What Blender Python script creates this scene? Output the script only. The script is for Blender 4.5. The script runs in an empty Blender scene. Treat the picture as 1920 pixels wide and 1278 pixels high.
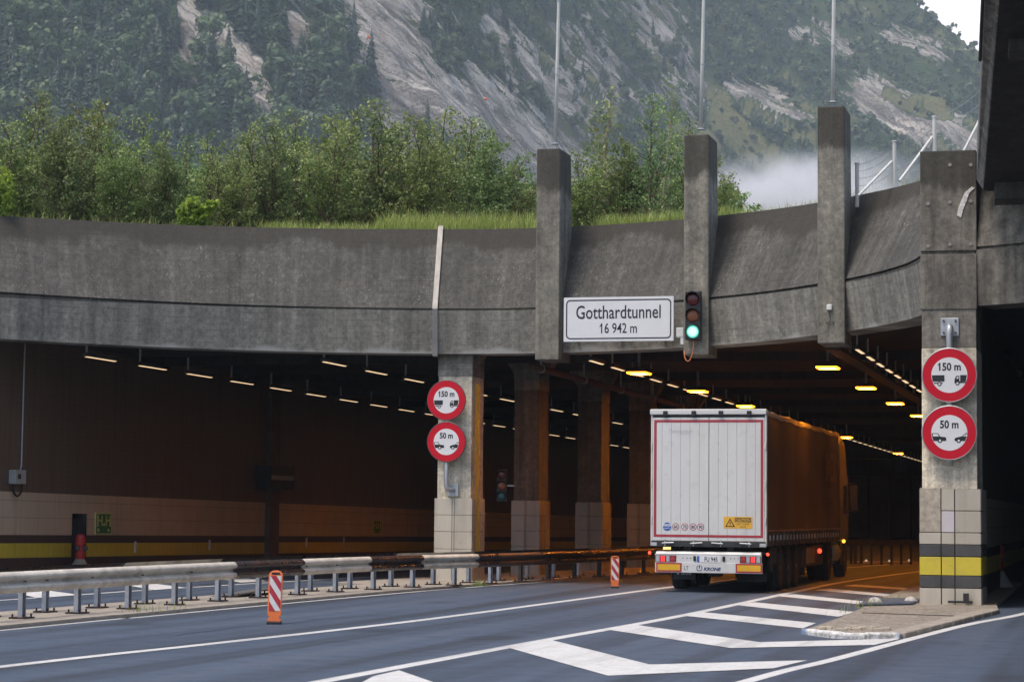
import bpy, math, random
import numpy as np
from mathutils import Vector, Matrix
random.seed(7); RNG = np.random.default_rng(11)
R = math.radians
SC = bpy.context.scene
COL = SC.collection

# ------------------------------------------------------------------ camera
F, CX, CY, H = 4280.0, 960.0, 639.0, 1.65          # focal length in 1920-wide pixels, eye height
YAW, PITCH, ROLL = math.atan(1130 / F), math.atan(325 / F), R(0.55)
FW = Vector((-math.sin(YAW) * math.cos(PITCH), math.cos(YAW) * math.cos(PITCH), math.sin(PITCH)))
_r0 = Vector((math.cos(YAW), math.sin(YAW), 0)); _u0 = _r0.cross(FW)
RT = _r0 * math.cos(ROLL) + _u0 * math.sin(ROLL)
UP = _u0 * math.cos(ROLL) - _r0 * math.sin(ROLL)
EYE = Vector((0, 0, H))
cam = bpy.data.cameras.new('camera'); co = bpy.data.objects.new('camera', cam); COL.objects.link(co)
co.matrix_world = Matrix(((RT.x, UP.x, -FW.x, 0), (RT.y, UP.y, -FW.y, 0), (RT.z, UP.z, -FW.z, H), (0, 0, 0, 1)))
cam.sensor_width = 36; cam.lens = 36 * F / 1920; cam.clip_start = 0.5; cam.clip_end = 8000
cam.dof.use_dof = True; cam.dof.focus_distance = 49; cam.dof.aperture_fstop = 4.5
SC.camera = co

# ------------------------------------------------------------------ light
SUN_EL, SUN_AZ = 66.0, 215.0          # azimuth clockwise from +Y: behind the camera, a little to its left
w = bpy.data.worlds.new('World'); SC.world = w; w.use_nodes = True
wn = w.node_tree; bg = wn.nodes['Background']
sky = wn.nodes.new('ShaderNodeTexSky'); sky.sky_type = 'NISHITA'; sky.sun_disc = False
sky.sun_elevation = R(SUN_EL); sky.sun_rotation = R(SUN_AZ)
sky.air_density = 1.0; sky.dust_density = 9.0; sky.ozone_density = 1.0; sky.altitude = 1100
wn.links.new(sky.outputs[0], bg.inputs[0]); bg.inputs[1].default_value = 0.15
sun = bpy.data.lights.new('sun', 'SUN'); sun.energy = 1.5; sun.angle = R(15); sun.color = (1, .88, .74)
so = bpy.data.objects.new('sun', sun); COL.objects.link(so)
_d = Vector((math.sin(R(SUN_AZ)) * math.cos(R(SUN_EL)), math.cos(R(SUN_AZ)) * math.cos(R(SUN_EL)), math.sin(R(SUN_EL))))
so.rotation_euler = _d.to_track_quat('Z', 'Y').to_euler(); so.location = _d * 100
vs = SC.view_settings; vs.view_transform = 'Standard'; vs.look = 'None'; vs.exposure = 0.7; vs.gamma = 1
cy = SC.cycles
cy.max_bounces = 6; cy.diffuse_bounces = 3; cy.glossy_bounces = 3; cy.transmission_bounces = 4
cy.volume_bounces = 2; cy.transparent_max_bounces = 8; cy.sample_clamp_indirect = 3; cy.caustics_reflective = False
cy.use_denoising = True

# ------------------------------------------------------------------ survey helpers
def ray(x, y): return FW + RT * ((x - CX) / F) - UP * ((y - CY) / F)
def gp(x, y, z=0.0):                                  # the ground point seen at a photo pixel
    d = ray(x, y); return EYE + d * ((z - H) / d.z)
def dp(x, y, Z): return EYE + ray(x, y) * Z
def onX(x, y, X):
    d = ray(x, y); return EYE + d * (X / d.x)
def onY(x, y, Y):
    d = ray(x, y); return EYE + d * (Y / d.y)

# ------------------------------------------------------------------ mesh helpers
class MB:
    def __init__(s): s.v = []; s.f = []; s.m = []; s.u = []; s.t = []; s.hasuv = False; s.hast = False
    def add(s, vs_, fs, m=0, uv=None, tint=None):
        b = len(s.v); s.v.extend([tuple(p) for p in vs_])
        s.u.extend(uv if uv is not None else [(0, 0)] * len(vs_)); s.hasuv |= uv is not None
        s.t.extend(tint if tint is not None else [0.5] * len(vs_)); s.hast |= tint is not None
        for f in fs: s.f.append(tuple(b + i for i in f)); s.m.append(m)
        return s
    def box(s, x0, x1, y0, y1, z0, z1, m=0):
        return s.add([(x0,y0,z0),(x1,y0,z0),(x1,y1,z0),(x0,y1,z0),(x0,y0,z1),(x1,y0,z1),(x1,y1,z1),(x0,y1,z1)],
              [(0,3,2,1),(4,5,6,7),(0,1,5,4),(1,2,6,5),(2,3,7,6),(3,0,4,7)], m)
    def prism(s, pts, a0, a1, ax='y', m=0):           # closed outline, extruded along ax
        n = len(pts)
        def P(p, a): return {'y': (p[0], a, p[1]), 'z': (p[0], p[1], a), 'x': (a, p[0], p[1])}[ax]
        vv = [P(p, a0) for p in pts] + [P(p, a1) for p in pts]
        area = sum(pts[i][0]*pts[(i+1)%n][1]-pts[(i+1)%n][0]*pts[i][1] for i in range(n))
        flip = (area > 0) == (ax in ('z', 'x'))
        if a1 < a0: flip = not flip
        fs = [tuple(range(n)), tuple(range(2*n-1, n-1, -1))] + [(i, i+n, (i+1)%n+n, (i+1)%n) for i in range(n)]
        if flip: fs = [tuple(reversed(f)) for f in fs]
        return s.add(vv, fs, m)
    def tube(s, path, r, n=8, m=0, caps=True):
        P = [Vector(p) for p in path]; rr = r if isinstance(r, (list, tuple)) else [r]*len(P)
        vv = []; up = None
        for i, p in enumerate(P):
            t = (P[min(i+1, len(P)-1)] - P[max(i-1, 0)]).normalized()
            if up is None:
                up = t.orthogonal().normalized()
            a = (up - t*up.dot(t)).normalized(); b = t.cross(a); up = a
            for k in range(n):
                an = 2*math.pi*k/n; vv.append(p + (a*math.cos(an) + b*math.sin(an))*rr[i])
        fs = [(i*n+k, i*n+(k+1)%n, (i+1)*n+(k+1)%n, (i+1)*n+k) for i in range(len(P)-1) for k in range(n)]
        if caps: fs += [tuple(range(n-1, -1, -1)), tuple(range((len(P)-1)*n, len(P)*n))]
        return s.add(vv, fs, m)
    def lathe(s, prof, c=(0,0,0), ax='z', n=24, m=0): # prof: (radius, along)
        vv = []
        for r, a in prof:
            for k in range(n):
                an = 2*math.pi*k/n; x, y = r*math.cos(an), r*math.sin(an)
                p = {'z': (x, y, a), 'y': (x, a, -y), 'x': (a, x, y)}[ax]
                vv.append((p[0]+c[0], p[1]+c[1], p[2]+c[2]))
        fs = [(i*n+k, i*n+(k+1)%n, (i+1)*n+(k+1)%n, (i+1)*n+k) for i in range(len(prof)-1) for k in range(n)]
        fs += [tuple(range(n-1, -1, -1)), tuple(range((len(prof)-1)*n, len(prof)*n))]
        return s.add(vv, fs, m)
    def sphere(s, c, r, m=0, n=14):
        pr = [(max(1e-4, r*math.sin(math.pi*i/8)), -r*math.cos(math.pi*i/8)) for i in range(9)]
        return s.lathe(pr, c, 'z', n, m)
    def text(s, body, cx, z, size, y, xs=1.0, bold=0.0, shear=0.0, m=0, align='CENTER', thick=.002, face='-y', flag=False):
        cu = bpy.data.curves.new('t', 'FONT'); cu.body = body; cu.size = size; cu.align_x = align
        cu.offset = bold; cu.shear = shear; cu.resolution_u = 3
        ob = bpy.data.objects.new('t', cu); me = bpy.data.meshes.new_from_object(ob)
        V = [v.co for v in me.vertices]; ff = [tuple(p.vertices) for p in me.polygons]
        if face == '-y': s.add([(cx + v.x*xs, y, z + v.y) for v in V], ff, m)
        else: s.add([(y, cx + v.x*xs, z + v.y) for v in V], ff, m)          # faces +x
        if flag:                                       # the flag of a leading 1
            xm = min(v.x for v in V); tp = .70*size if False else max(v.y for v in V if v.x < xm+.12*size); s.add([(cx+a*xs, y, z+q) for a, q in ((xm-.15*size, tp-.20*size), (xm-.15*size, tp-.29*size), (xm+.06*size, tp-.12*size), (xm+.06*size, tp))], [(0,1,2,3)], m)
        bpy.data.objects.remove(ob); bpy.data.curves.remove(cu); bpy.data.meshes.remove(me)
        return s
    def build(s, name, mats, parent=None, smooth=False, bevel=0.0, local=False, seg=2, keep=False):
        if not isinstance(mats, (list, tuple)): mats = [mats]
        V = np.array(s.v, dtype=float)
        org = Vector((0, 0, 0))
        if parent is None and not keep:
            mn, mx = V.min(0), V.max(0); org = Vector(((mn[0]+mx[0])/2, (mn[1]+mx[1])/2, mn[2]))
        elif parent is not None and not local:
            org = world_loc(parent)
        me = bpy.data.meshes.new(name)
        me.from_pydata([tuple(p) for p in (V - np.array(org))], [], s.f)
        for mm in mats: me.materials.append(mm)
        if len(mats) > 1: me.polygons.foreach_set('material_index', s.m)
        if s.hasuv:
            ul = me.uv_layers.new(name='UVMap'); li = np.zeros(len(me.loops), dtype=np.int32)
            me.loops.foreach_get('vertex_index', li)
            ul.data.foreach_set('uv', np.array(s.u, dtype=np.float32)[li].ravel())
        if s.hast:
            at = me.attributes.new('tint', 'FLOAT', 'POINT'); at.data.foreach_set('value', np.array(s.t, dtype=np.float32))
        if smooth: me.polygons.foreach_set('use_smooth', [True]*len(me.polygons))
        me.update()
        o = bpy.data.objects.new(name, me); COL.objects.link(o)
        if parent is not None: o.parent = parent
        else: o.location = org
        if bevel:
            b = o.modifiers.new('bevel', 'BEVEL'); b.width = bevel; b.segments = seg; b.limit_method = 'ANGLE'; b.angle_limit = R(40)
        return o

def world_loc(o):
    l = Vector((0, 0, 0))
    while o is not None: l += o.location; o = o.parent
    return l
def tag(o, label, cat, group=None):
    o['label'] = label; o['category'] = cat
    if group: o['group'] = group
    return o
def thing(name, label, cat, loc=(0, 0, 0), group=None):
    o = bpy.data.objects.new(name, None); o.empty_display_size = .3; COL.objects.link(o); o.location = loc
    return tag(o, label, cat, group)
def kind(o, k, label=None):
    o['kind'] = k
    if label: o['label'] = label
    return o
def copy_tree(o, parent=None):
    c = o.copy(); COL.objects.link(c)
    if parent is not None: c.parent = parent
    for ch in o.children: copy_tree(ch, c)
    return c
ORD = ['first','second','third','fourth','fifth','sixth','seventh','eighth','ninth','tenth','eleventh','twelfth','thirteenth','fourteenth','fifteenth','sixteenth','seventeenth','eighteenth','nineteenth','twentieth']

# ------------------------------------------------------------------ materials
class NT:
    def __init__(s, name):
        s.mat = bpy.data.materials.new(name); s.mat.use_nodes = True; s.nt = s.mat.node_tree
        s.b = s.nt.nodes['Principled BSDF']; s.out = s.nt.nodes['Material Output']
    def n(s, typ, **kw):
        nd = s.nt.nodes.new(typ)
        for k, v in kw.items():
            if k.startswith('_'): setattr(nd, k[1:], v)
            else:
                key = int(k[1:]) if (k[0] == 'i' and k[1:].isdigit()) else k.replace('__', ' ')
                s.put(nd.inputs[key], v)
        return nd
    def put(s, sock, v):
        if isinstance(v, bpy.types.NodeSocket): s.nt.links.new(v, sock)
        elif hasattr(v, 'outputs'): s.nt.links.new(v.outputs[0], sock)
        else:
            if isinstance(v, (tuple, list)) and len(v) == 3 and sock.type == 'RGBA': v = (*v, 1)
            sock.default_value = v
    def math(s, op, a, b=0.0, clamp=False):
        nd = s.n('ShaderNodeMath', _operation=op, _use_clamp=clamp); s.put(nd.inputs[0], a); s.put(nd.inputs[1], b); return nd.outputs[0]
    def mix(s, fac, a, b, blend='MIX'):
        nd = s.n('ShaderNodeMix', _data_type='RGBA', _blend_type=blend)
        s.put(nd.inputs[0], fac); s.put(nd.inputs[6], a); s.put(nd.inputs[7], b); return nd.outputs[2]
    def ramp(s, v, p0, p1, c0=0.0, c1=1.0):
        nd = s.n('ShaderNodeMapRange', _clamp=True)
        s.put(nd.inputs[0], v); s.put(nd.inputs[1], p0); s.put(nd.inputs[2], p1); s.put(nd.inputs[3], c0); s.put(nd.inputs[4], c1)
        return nd.outputs[0]
    def noise(s, vec, scale, detail=4, rough=.6, dist=0.0):
        nd = s.n('ShaderNodeTexNoise', Scale=scale, Detail=detail, Roughness=rough, Distortion=dist)
        if vec is not None: s.put(nd.inputs['Vector'], vec)
        return nd.outputs[0]
    def scaled(s, vec, sx, sy, sz):
        nd = s.n('ShaderNodeVectorMath', _operation='MULTIPLY'); s.put(nd.inputs[0], vec); nd.inputs[1].default_value = (sx, sy, sz); return nd.outputs[0]
    def obj(s): return s.n('ShaderNodeTexCoord').outputs['Object']
    def geo(s): return s.n('ShaderNodeNewGeometry').outputs['Position']
    def uv(s): return s.n('ShaderNodeTexCoord').outputs['UV']
    def xyz(s, vec):
        nd = s.n('ShaderNodeSeparateXYZ'); s.put(nd.inputs[0], vec); return nd.outputs
    def bump(s, h, dist=.01, strength=.5):
        nd = s.n('ShaderNodeBump', Height=h, Distance=dist, Strength=strength); s.put(s.b.inputs['Normal'], nd.outputs[0])
    def set(s, **kw):
        for k, v in kw.items(): s.put(s.b.inputs[k.replace('__', ' ')], v)
        return s.mat

def pbr(name, col, rough=.6, metal=0.0, var=.12, scale=3.0, bump=0.0, bscale=40.0, dirt=None, dirtamt=.5, dscale=2.0, spec=.5, streak=False):
    t = NT(name); o = t.obj(); n = t.noise(o, scale, 5)
    dark = tuple(c*(1-var) for c in col); lite = tuple(min(1, c*(1+var)) for c in col)
    c = t.mix(t.ramp(n, .3, .7), dark, lite)
    if dirt is not None:
        v = t.scaled(o, 1, 1, .12) if streak else o
        d = t.ramp(t.noise(v, dscale, 6, .65), .45, .72, 0, dirtamt); c = t.mix(d, c, dirt)
    t.set(Base__Color=c, Metallic=metal, Roughness=t.ramp(t.noise(o, scale*3, 3), .3, .7, max(.05, rough-.1), min(1, rough+.1)))
    t.b.inputs['Specular IOR Level'].default_value = spec
    if bump: t.bump(t.noise(o, bscale, 4), .01, bump)
    return t.mat
def emit(name, col, strength, base=(.02,.02,.02), rough=.4):
    t = NT(name); t.set(Base__Color=base, Roughness=rough, Emission__Color=col, Emission__Strength=strength); return t.mat

def concrete(name, base=(.18,.167,.145), coord='obj', stain_top=None, stain_depth=.55, boards=True, lime=False, streaks=1.0, warm=None):
    """weathered board-marked concrete; vec is metres, z (or uv.y) up"""
    t = NT(name)
    if coord == 'uv':
        u = t.xyz(t.uv()); along, up = u[0], u[1]
        cmb = t.n('ShaderNodeCombineXYZ', X=along, Z=up); vec = cmb.outputs[0]
    else:
        vec = t.geo(); p = t.xyz(vec); up = p[2]; along = t.math('ADD', p[0], p[1])
    big = t.noise(vec, .55, 5, .62); med = t.noise(vec, 2.6, 6, .7); mot = t.noise(vec, 8.5, 6, .75, .4); fine = t.noise(vec, 30, 4, .75)
    c = t.mix(t.ramp(big, .32, .7), tuple(b*.80 for b in base), tuple(b*1.2 for b in base))
    def sc_(k, cc): return t.mix(1.0, cc, k, 'MULTIPLY')
    g = t.math('MULTIPLY', t.ramp(med, .3, .72, .72, 1.36), t.ramp(mot, .3, .72, .62, 1.5))
    gg = t.n('ShaderNodeCombineXYZ', X=g, Y=g, Z=t.math('MULTIPLY', g, .985)).outputs[0]; c0 = c
    if warm: c = t.mix(t.math('LESS_THAN', up, warm), c, tuple(min(1, q_) for q_ in (base[0]*3.0, base[1]*2.95, base[2]*2.85)))
    c = t.mix(1.0, c, gg, 'MULTIPLY')
    st = t.noise(t.scaled(vec, 4.5, 4.5, .22), 1.0, 5, .62)
    c = t.mix(t.ramp(st, .5, .70, 0, .8*streaks), c, t.mix(1.0, c, (1.75,1.72,1.66), 'MULTIPLY'))
    c = t.mix(t.ramp(st, .47, .30, 0, .85*streaks), c, t.mix(1.0, c, (.46,.45,.44), 'MULTIPLY'))
    c = t.mix(t.ramp(fine, .58, .74, 0, .7), c, t.mix(1.0, c, (2.1,2.1,2.05), 'MULTIPLY'))
    c = t.mix(t.ramp(fine, .42, .27, 0, .6), c, t.mix(1.0, c, (.4,.4,.4), 'MULTIPLY'))
    h = t.math('ADD', t.math('MULTIPLY', fine, .5), t.math('MULTIPLY', med, .4))
    if boards:
        fr = t.math('FRACT', t.math('MULTIPLY', t.math('ADD', up, t.math('MULTIPLY', big, .015)), 7.0))
        ln = t.math('MULTIPLY', t.math('GREATER_THAN', fr, .88), t.ramp(t.noise(t.scaled(vec, .9, .9, 8), 1.0, 3), .40, .55))
        c = t.mix(t.math('MULTIPLY', ln, t.ramp(t.noise(vec, 1.3, 4), .42, .6, 0, .6)), c, t.mix(1.0, c, (.38,.37,.36), 'MULTIPLY')); h = t.math('SUBTRACT', h, t.math('MULTIPLY', ln, .7))
    if lime:
        sc = t.noise(t.scaled(vec, 1.0, 1.0, .6), 16, 7, .85, 1.5)
        c = t.mix(t.math('MULTIPLY', t.ramp(sc, .56, .64, 0, .8), t.ramp(big, .4, .62)), c, (.42,.40,.38))
        lo = t.math('ADD', up, t.math('MULTIPLY', t.noise(t.scaled(vec, .8, .8, .0), 1.0, 5), -.75))
        c = t.mix(t.ramp(lo, 5.12, 5.22, .8, 0), c, (.42,.41,.38))
    if stain_top is not None:
        wob = t.math('ADD', t.math('MULTIPLY', t.noise(t.scaled(vec, .42, .42, .1), 1.0, 5, .6), 1.5), t.math('MULTIPLY', t.noise(t.scaled(vec, 5, 5, 1.2), 1.0, 5, .65), .5))
        lim = t.math('ADD', up, t.math('SUBTRACT', wob, 1.0))
        k = t.ramp(lim, stain_top - stain_depth - .07, stain_top - stain_depth + .12, 0, .8)
        c = t.mix(k, c, t.mix(t.ramp(fine, .35, .7), (.022,.020,.015), (.050,.045,.035)))
    t.bump(h, .012, .45)
    return t.set(Base__Color=c, Roughness=.88)

M = {}
M['fascia'] = concrete('concrete_fascia', base=(.064,.062,.0555), coord='uv', stain_top=8.6, lime=True, streaks=.75, warm=6.56)
M['conc'] = concrete('concrete_plain', streaks=.8)
M['pylon'] = concrete('concrete_pylon', base=(.168,.158,.132), stain_top=10.3, stain_depth=.95, boards=False, streaks=.8)
M['block'] = concrete('concrete_block', base=(.145,.134,.114), stain_top=8.5, stain_depth=.8, boards=False)
M['soot_shade'] = concrete('concrete_soot_shade', base=(.045,.041,.038), boards=True)  # sooty dark concrete; on the canopy ribs it stands for underside shade
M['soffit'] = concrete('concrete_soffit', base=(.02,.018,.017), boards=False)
M['shaft'] = concrete('painted_concrete', base=(.50,.45,.36), boards=False, streaks=.9)
M['tile'] = pbr('cream_tile', (.50,.455,.375), .35, var=.08, scale=1.2, dirt=(.2,.17,.13), dirtamt=.5, dscale=1.6, streak=True)
M['tile_dark'] = pbr('dark_tile', (.055,.053,.052), .4, var=.2, scale=3, dirt=(.16,.15,.14), dirtamt=.4, streak=True)
M['tile_yel'] = pbr('yellow_tile', (.62,.50,.045), .35, var=.06, scale=2, dirt=(.25,.2,.06), dirtamt=.4)
M['tile_lil'] = pbr('pale_tile', (.55,.51,.52), .35, var=.05)
M['grout'] = pbr('grout', (.10,.09,.075), .9)
M['rubble'] = pbr('broken_plaster', (.40,.35,.28), .95, var=.3, scale=9, bump=1.0, bscale=14)
M['steel'] = pbr('galvanised_steel', (.42,.44,.46), .45, .55, var=.12, scale=8)
M['post'] = pbr('galvanised_post', (.36,.40,.46), .5, .35, var=.15, scale=6, dirt=(.14,.13,.12), dirtamt=.4)
M['rail'] = pbr('dirty_white_rail', (.70,.64,.54), .42, .03, var=.14, scale=2.2, dirt=(.16,.13,.09), dirtamt=.6, dscale=1.7)
M['rail_dark'] = pbr('dark_oiled_rail', (.028,.024,.026), .32, .3, var=.35, scale=3, dirt=(.13,.05,.025), dirtamt=.6, dscale=2.5)
M['rail_brown'] = pbr('rusty_brown_rail', (.11,.065,.042), .5, .2, var=.3, scale=3, dirt=(.05,.03,.025), dirtamt=.6)
M['black'] = pbr('black_plastic', (.016,.016,.018), .5, var=.2)
M['rubber'] = pbr('tyre_rubber', (.016,.016,.017), .85, var=.25, scale=7)
M['chassis'] = pbr('chassis_paint', (.022,.023,.026), .6, var=.3, dirt=(.07,.06,.05), dirtamt=.4)
M['pole'] = pbr('pale_pole_paint', (.66,.66,.63), .45, var=.08, scale=2, dirt=(.3,.27,.23), dirtamt=.5)
M['signred'] = pbr('sign_red', (.52,.006,.022), .45, var=.06, scale=4, spec=.25)
M['signwhite'] = pbr('sign_white', (.70,.70,.71), .4, var=.03, spec=.4)
M['ink'] = pbr('sign_black', (.012,.013,.017), .45)
M['signback'] = pbr('sign_rim_grey', (.42,.43,.44), .5, .4)
M['signrim_dark'] = pbr('sign_rim_dark', (.10,.09,.09), .5, .3)
M['red'] = pbr('hydrant_red', (.45,.02,.02), .35, var=.15)
M['green_sign'] = pbr('emergency_green', (.02,.17,.06), .4)
M['lime'] = pbr('photoluminescent_lime', (.62,.62,.22), .5)
M['orange'] = pbr('beacon_orange', (.85,.20,.05), .5, var=.1)
M['beacon_red'] = pbr('beacon_red', (.45,.03,.05), .4, var=.15, scale=15)
M['beacon_white'] = pbr('beacon_white', (.72,.72,.69), .4, var=.1, scale=15)
M['white'] = pbr('trailer_white', (.63,.63,.615), .32, var=.03, scale=1.2, dirt=(.40,.38,.35), dirtamt=.5, dscale=1.0, streak=True)
M['seam'] = pbr('door_seam', (.25,.25,.25), .6)
M['tape'] = pbr('red_reflective_tape', (.36,.035,.05), .4, var=.12, scale=8)
_c = NT('brown_curtain_vinyl'); _c.set(Base__Color=_c.mix(_c.ramp(_c.noise(_c.obj(), .7, 4), .3, .7), (.032,.027,.027), (.042,.033,.032)), Roughness=.36); _c.b.inputs['Specular IOR Level'].default_value = .16; M['curtain'] = _c.mat
M['skirt'] = pbr('curtain_skirt', (.05,.032,.03), .5, var=.3, scale=6)
M['buckle'] = pbr('strap_buckle', (.34,.32,.30), .4, .4)
M['amber_refl'] = pbr('amber_reflector', (.70,.40,.02), .35, var=.06)
M['blue'] = pbr('eu_blue', (.03,.10,.40), .4)
M['navy'] = pbr('logo_navy', (.02,.05,.13), .4)
M['grey_paint'] = pbr('faded_grey_print', (.47,.48,.50), .5)
M['caution'] = pbr('caution_yellow', (.72,.40,.04), .45)
M['cab'] = pbr('cab_grey', (.09,.086,.082), .5, spec=.2)
M['glass'] = pbr('dark_glass', (.01,.011,.013), .08, spec=.8)
M['paint'] = None
M['fade_print'] = pbr('faded_curtain_print', (.22,.13,.07), .35)
M['tail_red'] = emit('tail_lamp_lit', (1,.03,.03), 2.0, (.3,.01,.01))
M['tail_dim'] = pbr('tail_lamp_red', (.35,.03,.04), .2)
M['lens_grey'] = pbr('clear_lens', (.40,.41,.43), .15)
M['mark_red'] = emit('marker_red', (1,.05,.02), 2.2)
M['mark_amber'] = emit('marker_amber', (1,.35,.03), 2.2)
M['fluor'] = emit('fluorescent_tube', (1,.70,.40), .62, (.5,.5,.5))
def sodium():
    t = NT('sodium_lens'); v = t.scaled(t.obj(), 4.0, 2.9, 0); q = t.xyz(v); ln = t.math('MAXIMUM', t.math('ABSOLUTE', q[0]), t.math('ABSOLUTE', q[1]))
    k = t.ramp(ln, .45, 1.08, 1, 0); c = t.mix(k, (1,.24,.008), (1,.30,.012))
    return t.set(Base__Color=(.1,.05,.01), Emission__Color=c, Emission__Strength=t.math('ADD', 1.6, t.math('MULTIPLY', t.math('POWER', k, 1.6), 165.0)))
M['sodium'] = sodium()
M['lens_red'] = pbr('signal_red_lens', (.10,.008,.010), .12)
M['lens_amber'] = pbr('signal_amber_lens', (.26,.085,.03), .3)
def green_lens():
    t = NT('signal_green_lit'); v = t.n('ShaderNodeVectorMath', _operation='SUBTRACT', i0=t.obj(), i1=(0,0,.183)); v = t.scaled(v.outputs[0], 6.8, 0, 6.8); ln = t.n('ShaderNodeVectorMath', _operation='LENGTH'); t.put(ln.inputs[0], v)
    k = t.ramp(ln.outputs['Value'], .55, 1.0, 1, 0); return t.set(Base__Color=(.01,.12,.09), Emission__Color=t.mix(k, (.0,.32,.22), (.36,1,.80)), Emission__Strength=t.math('ADD', .45, t.math('MULTIPLY', k, 1.0)))
M['lens_green'] = green_lens()
M['lens_gdark'] = pbr('signal_green_unlit', (.015,.10,.11), .3)
M['plaster'] = pbr('white_box', (.62,.62,.60), .5)
M['greybox'] = pbr('grey_box', (.36,.37,.35), .5)
M['cable'] = pbr('orange_cable', (.55,.17,.06), .5)
M['pipe'] = pbr('duct_paint', (.11,.05,.035), .45, .1)
M['kerb'] = pbr('kerb_stone', (.30,.265,.22), .9, var=.2, scale=5, bump=.5, bscale=60)
M['strip'] = pbr('joint_metal', (.27,.26,.245), .5, .3, var=.1, dirt=(.2,.18,.16), dirtamt=.5)

def asphalt():
    t = NT('asphalt'); p = t.geo(); x = t.xyz(p)
    big = t.noise(t.scaled(p, 1, .16, 1), .35, 5, .6); med = t.noise(p, 2.2, 6, .7); fine = t.noise(p, 34, 5, .85); lane = t.noise(t.scaled(p, 1.3, .03, 1), 1.0, 3, .5)
    c = t.mix(t.ramp(big, .3, .7), (.044,.061,.092), (.066,.089,.130))
    c = t.mix(t.ramp(lane, .48, .62, 0, .75), c, (.027,.032,.041)); c = t.mix(t.ramp(lane, .46, .32, 0, .5), c, (.086,.102,.13))
    c = t.mix(t.ramp(med, .52, .74, 0, .5), c, (.030,.036,.047)); c = t.mix(t.ramp(med, .42, .26, 0, .4), c, (.070,.083,.106))
    c = t.mix(t.ramp(fine, .56, .74, 0, .75), c, (.16,.18,.21)); c = t.mix(t.ramp(fine, .44, .27, 0, .75), c, (.012,.014,.018))
    sp = t.n('ShaderNodeTexVoronoi', Vector=p, Scale=1.7); wht = t.math('LESS_THAN', sp.outputs['Distance'], .022)
    c = t.mix(t.math('MULTIPLY', wht, .8), c, (.5,.5,.48))
    oil = t.n('ShaderNodeTexVoronoi', Vector=t.scaled(p, 1, .6, 1), Scale=.42); c = t.mix(t.ramp(t.math('ADD', oil.outputs['Distance'], t.math('MULTIPLY', med, .3)), .36, .24, 0, .55), c, (.018,.02,.026))
    t.bump(fine, .006, .5); t.b.inputs['Specular IOR Level'].default_value = .3
    return t.set(Base__Color=c, Roughness=t.ramp(med, .3, .7, .62, .78))
M['asphalt'] = asphalt()
def road_paint():
    t = NT('road_paint'); p = t.geo(); n1 = t.noise(p, 3, 6, .7); n2 = t.noise(p, 60, 4, .7)
    c = t.mix(t.ramp(n1, .35, .7), (.50,.50,.49), (.61,.61,.60))
    c = t.mix(t.ramp(n2, .38, .24, 0, .75), c, (.13,.13,.14)); c = t.mix(t.ramp(t.noise(p, 1.1, 6, .7), .62, .8, 0, .6), c, (.26,.25,.24))
    ed = t.noise(p, 14, 6, .8); c = t.mix(t.ramp(ed, .57, .64, 0, .75), c, (.10,.115,.14)); c = t.mix(t.ramp(t.noise(t.scaled(p, 2.2, .12, 1), 1.0, 5, .6), .52, .68, 0, .55), c, (.27,.27,.27))
    t.bump(n2, .004, .3); t.b.inputs['Specular IOR Level'].default_value = .25; return t.set(Base__Color=c, Roughness=.7)
M['paint'] = road_paint()
def pebble():
    t = NT('exposed_aggregate'); p = t.geo(); v = t.n('ShaderNodeTexVoronoi', Vector=p, Scale=22.0)
    hs = t.xyz(v.outputs['Color'])[0]
    c = t.mix(hs, (.15,.125,.10), (.36,.32,.265)); c = t.mix(t.ramp(t.noise(p, 1.5, 5), .4, .7, 0, .5), c, (.13,.115,.085))
    t.bump(v.outputs['Distance'], .02, .6); return t.set(Base__Color=c, Roughness=.92)
M['pebble'] = pebble()
def soil(name='soil'):
    t = NT(name); p = t.geo(); c = t.mix(t.ramp(t.noise(p, 1.2, 6, .7), .35, .7), (.05,.045,.025), (.075,.095,.03)); return t.set(Base__Color=c, Roughness=.95)
M['soil'] = soil()
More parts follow.
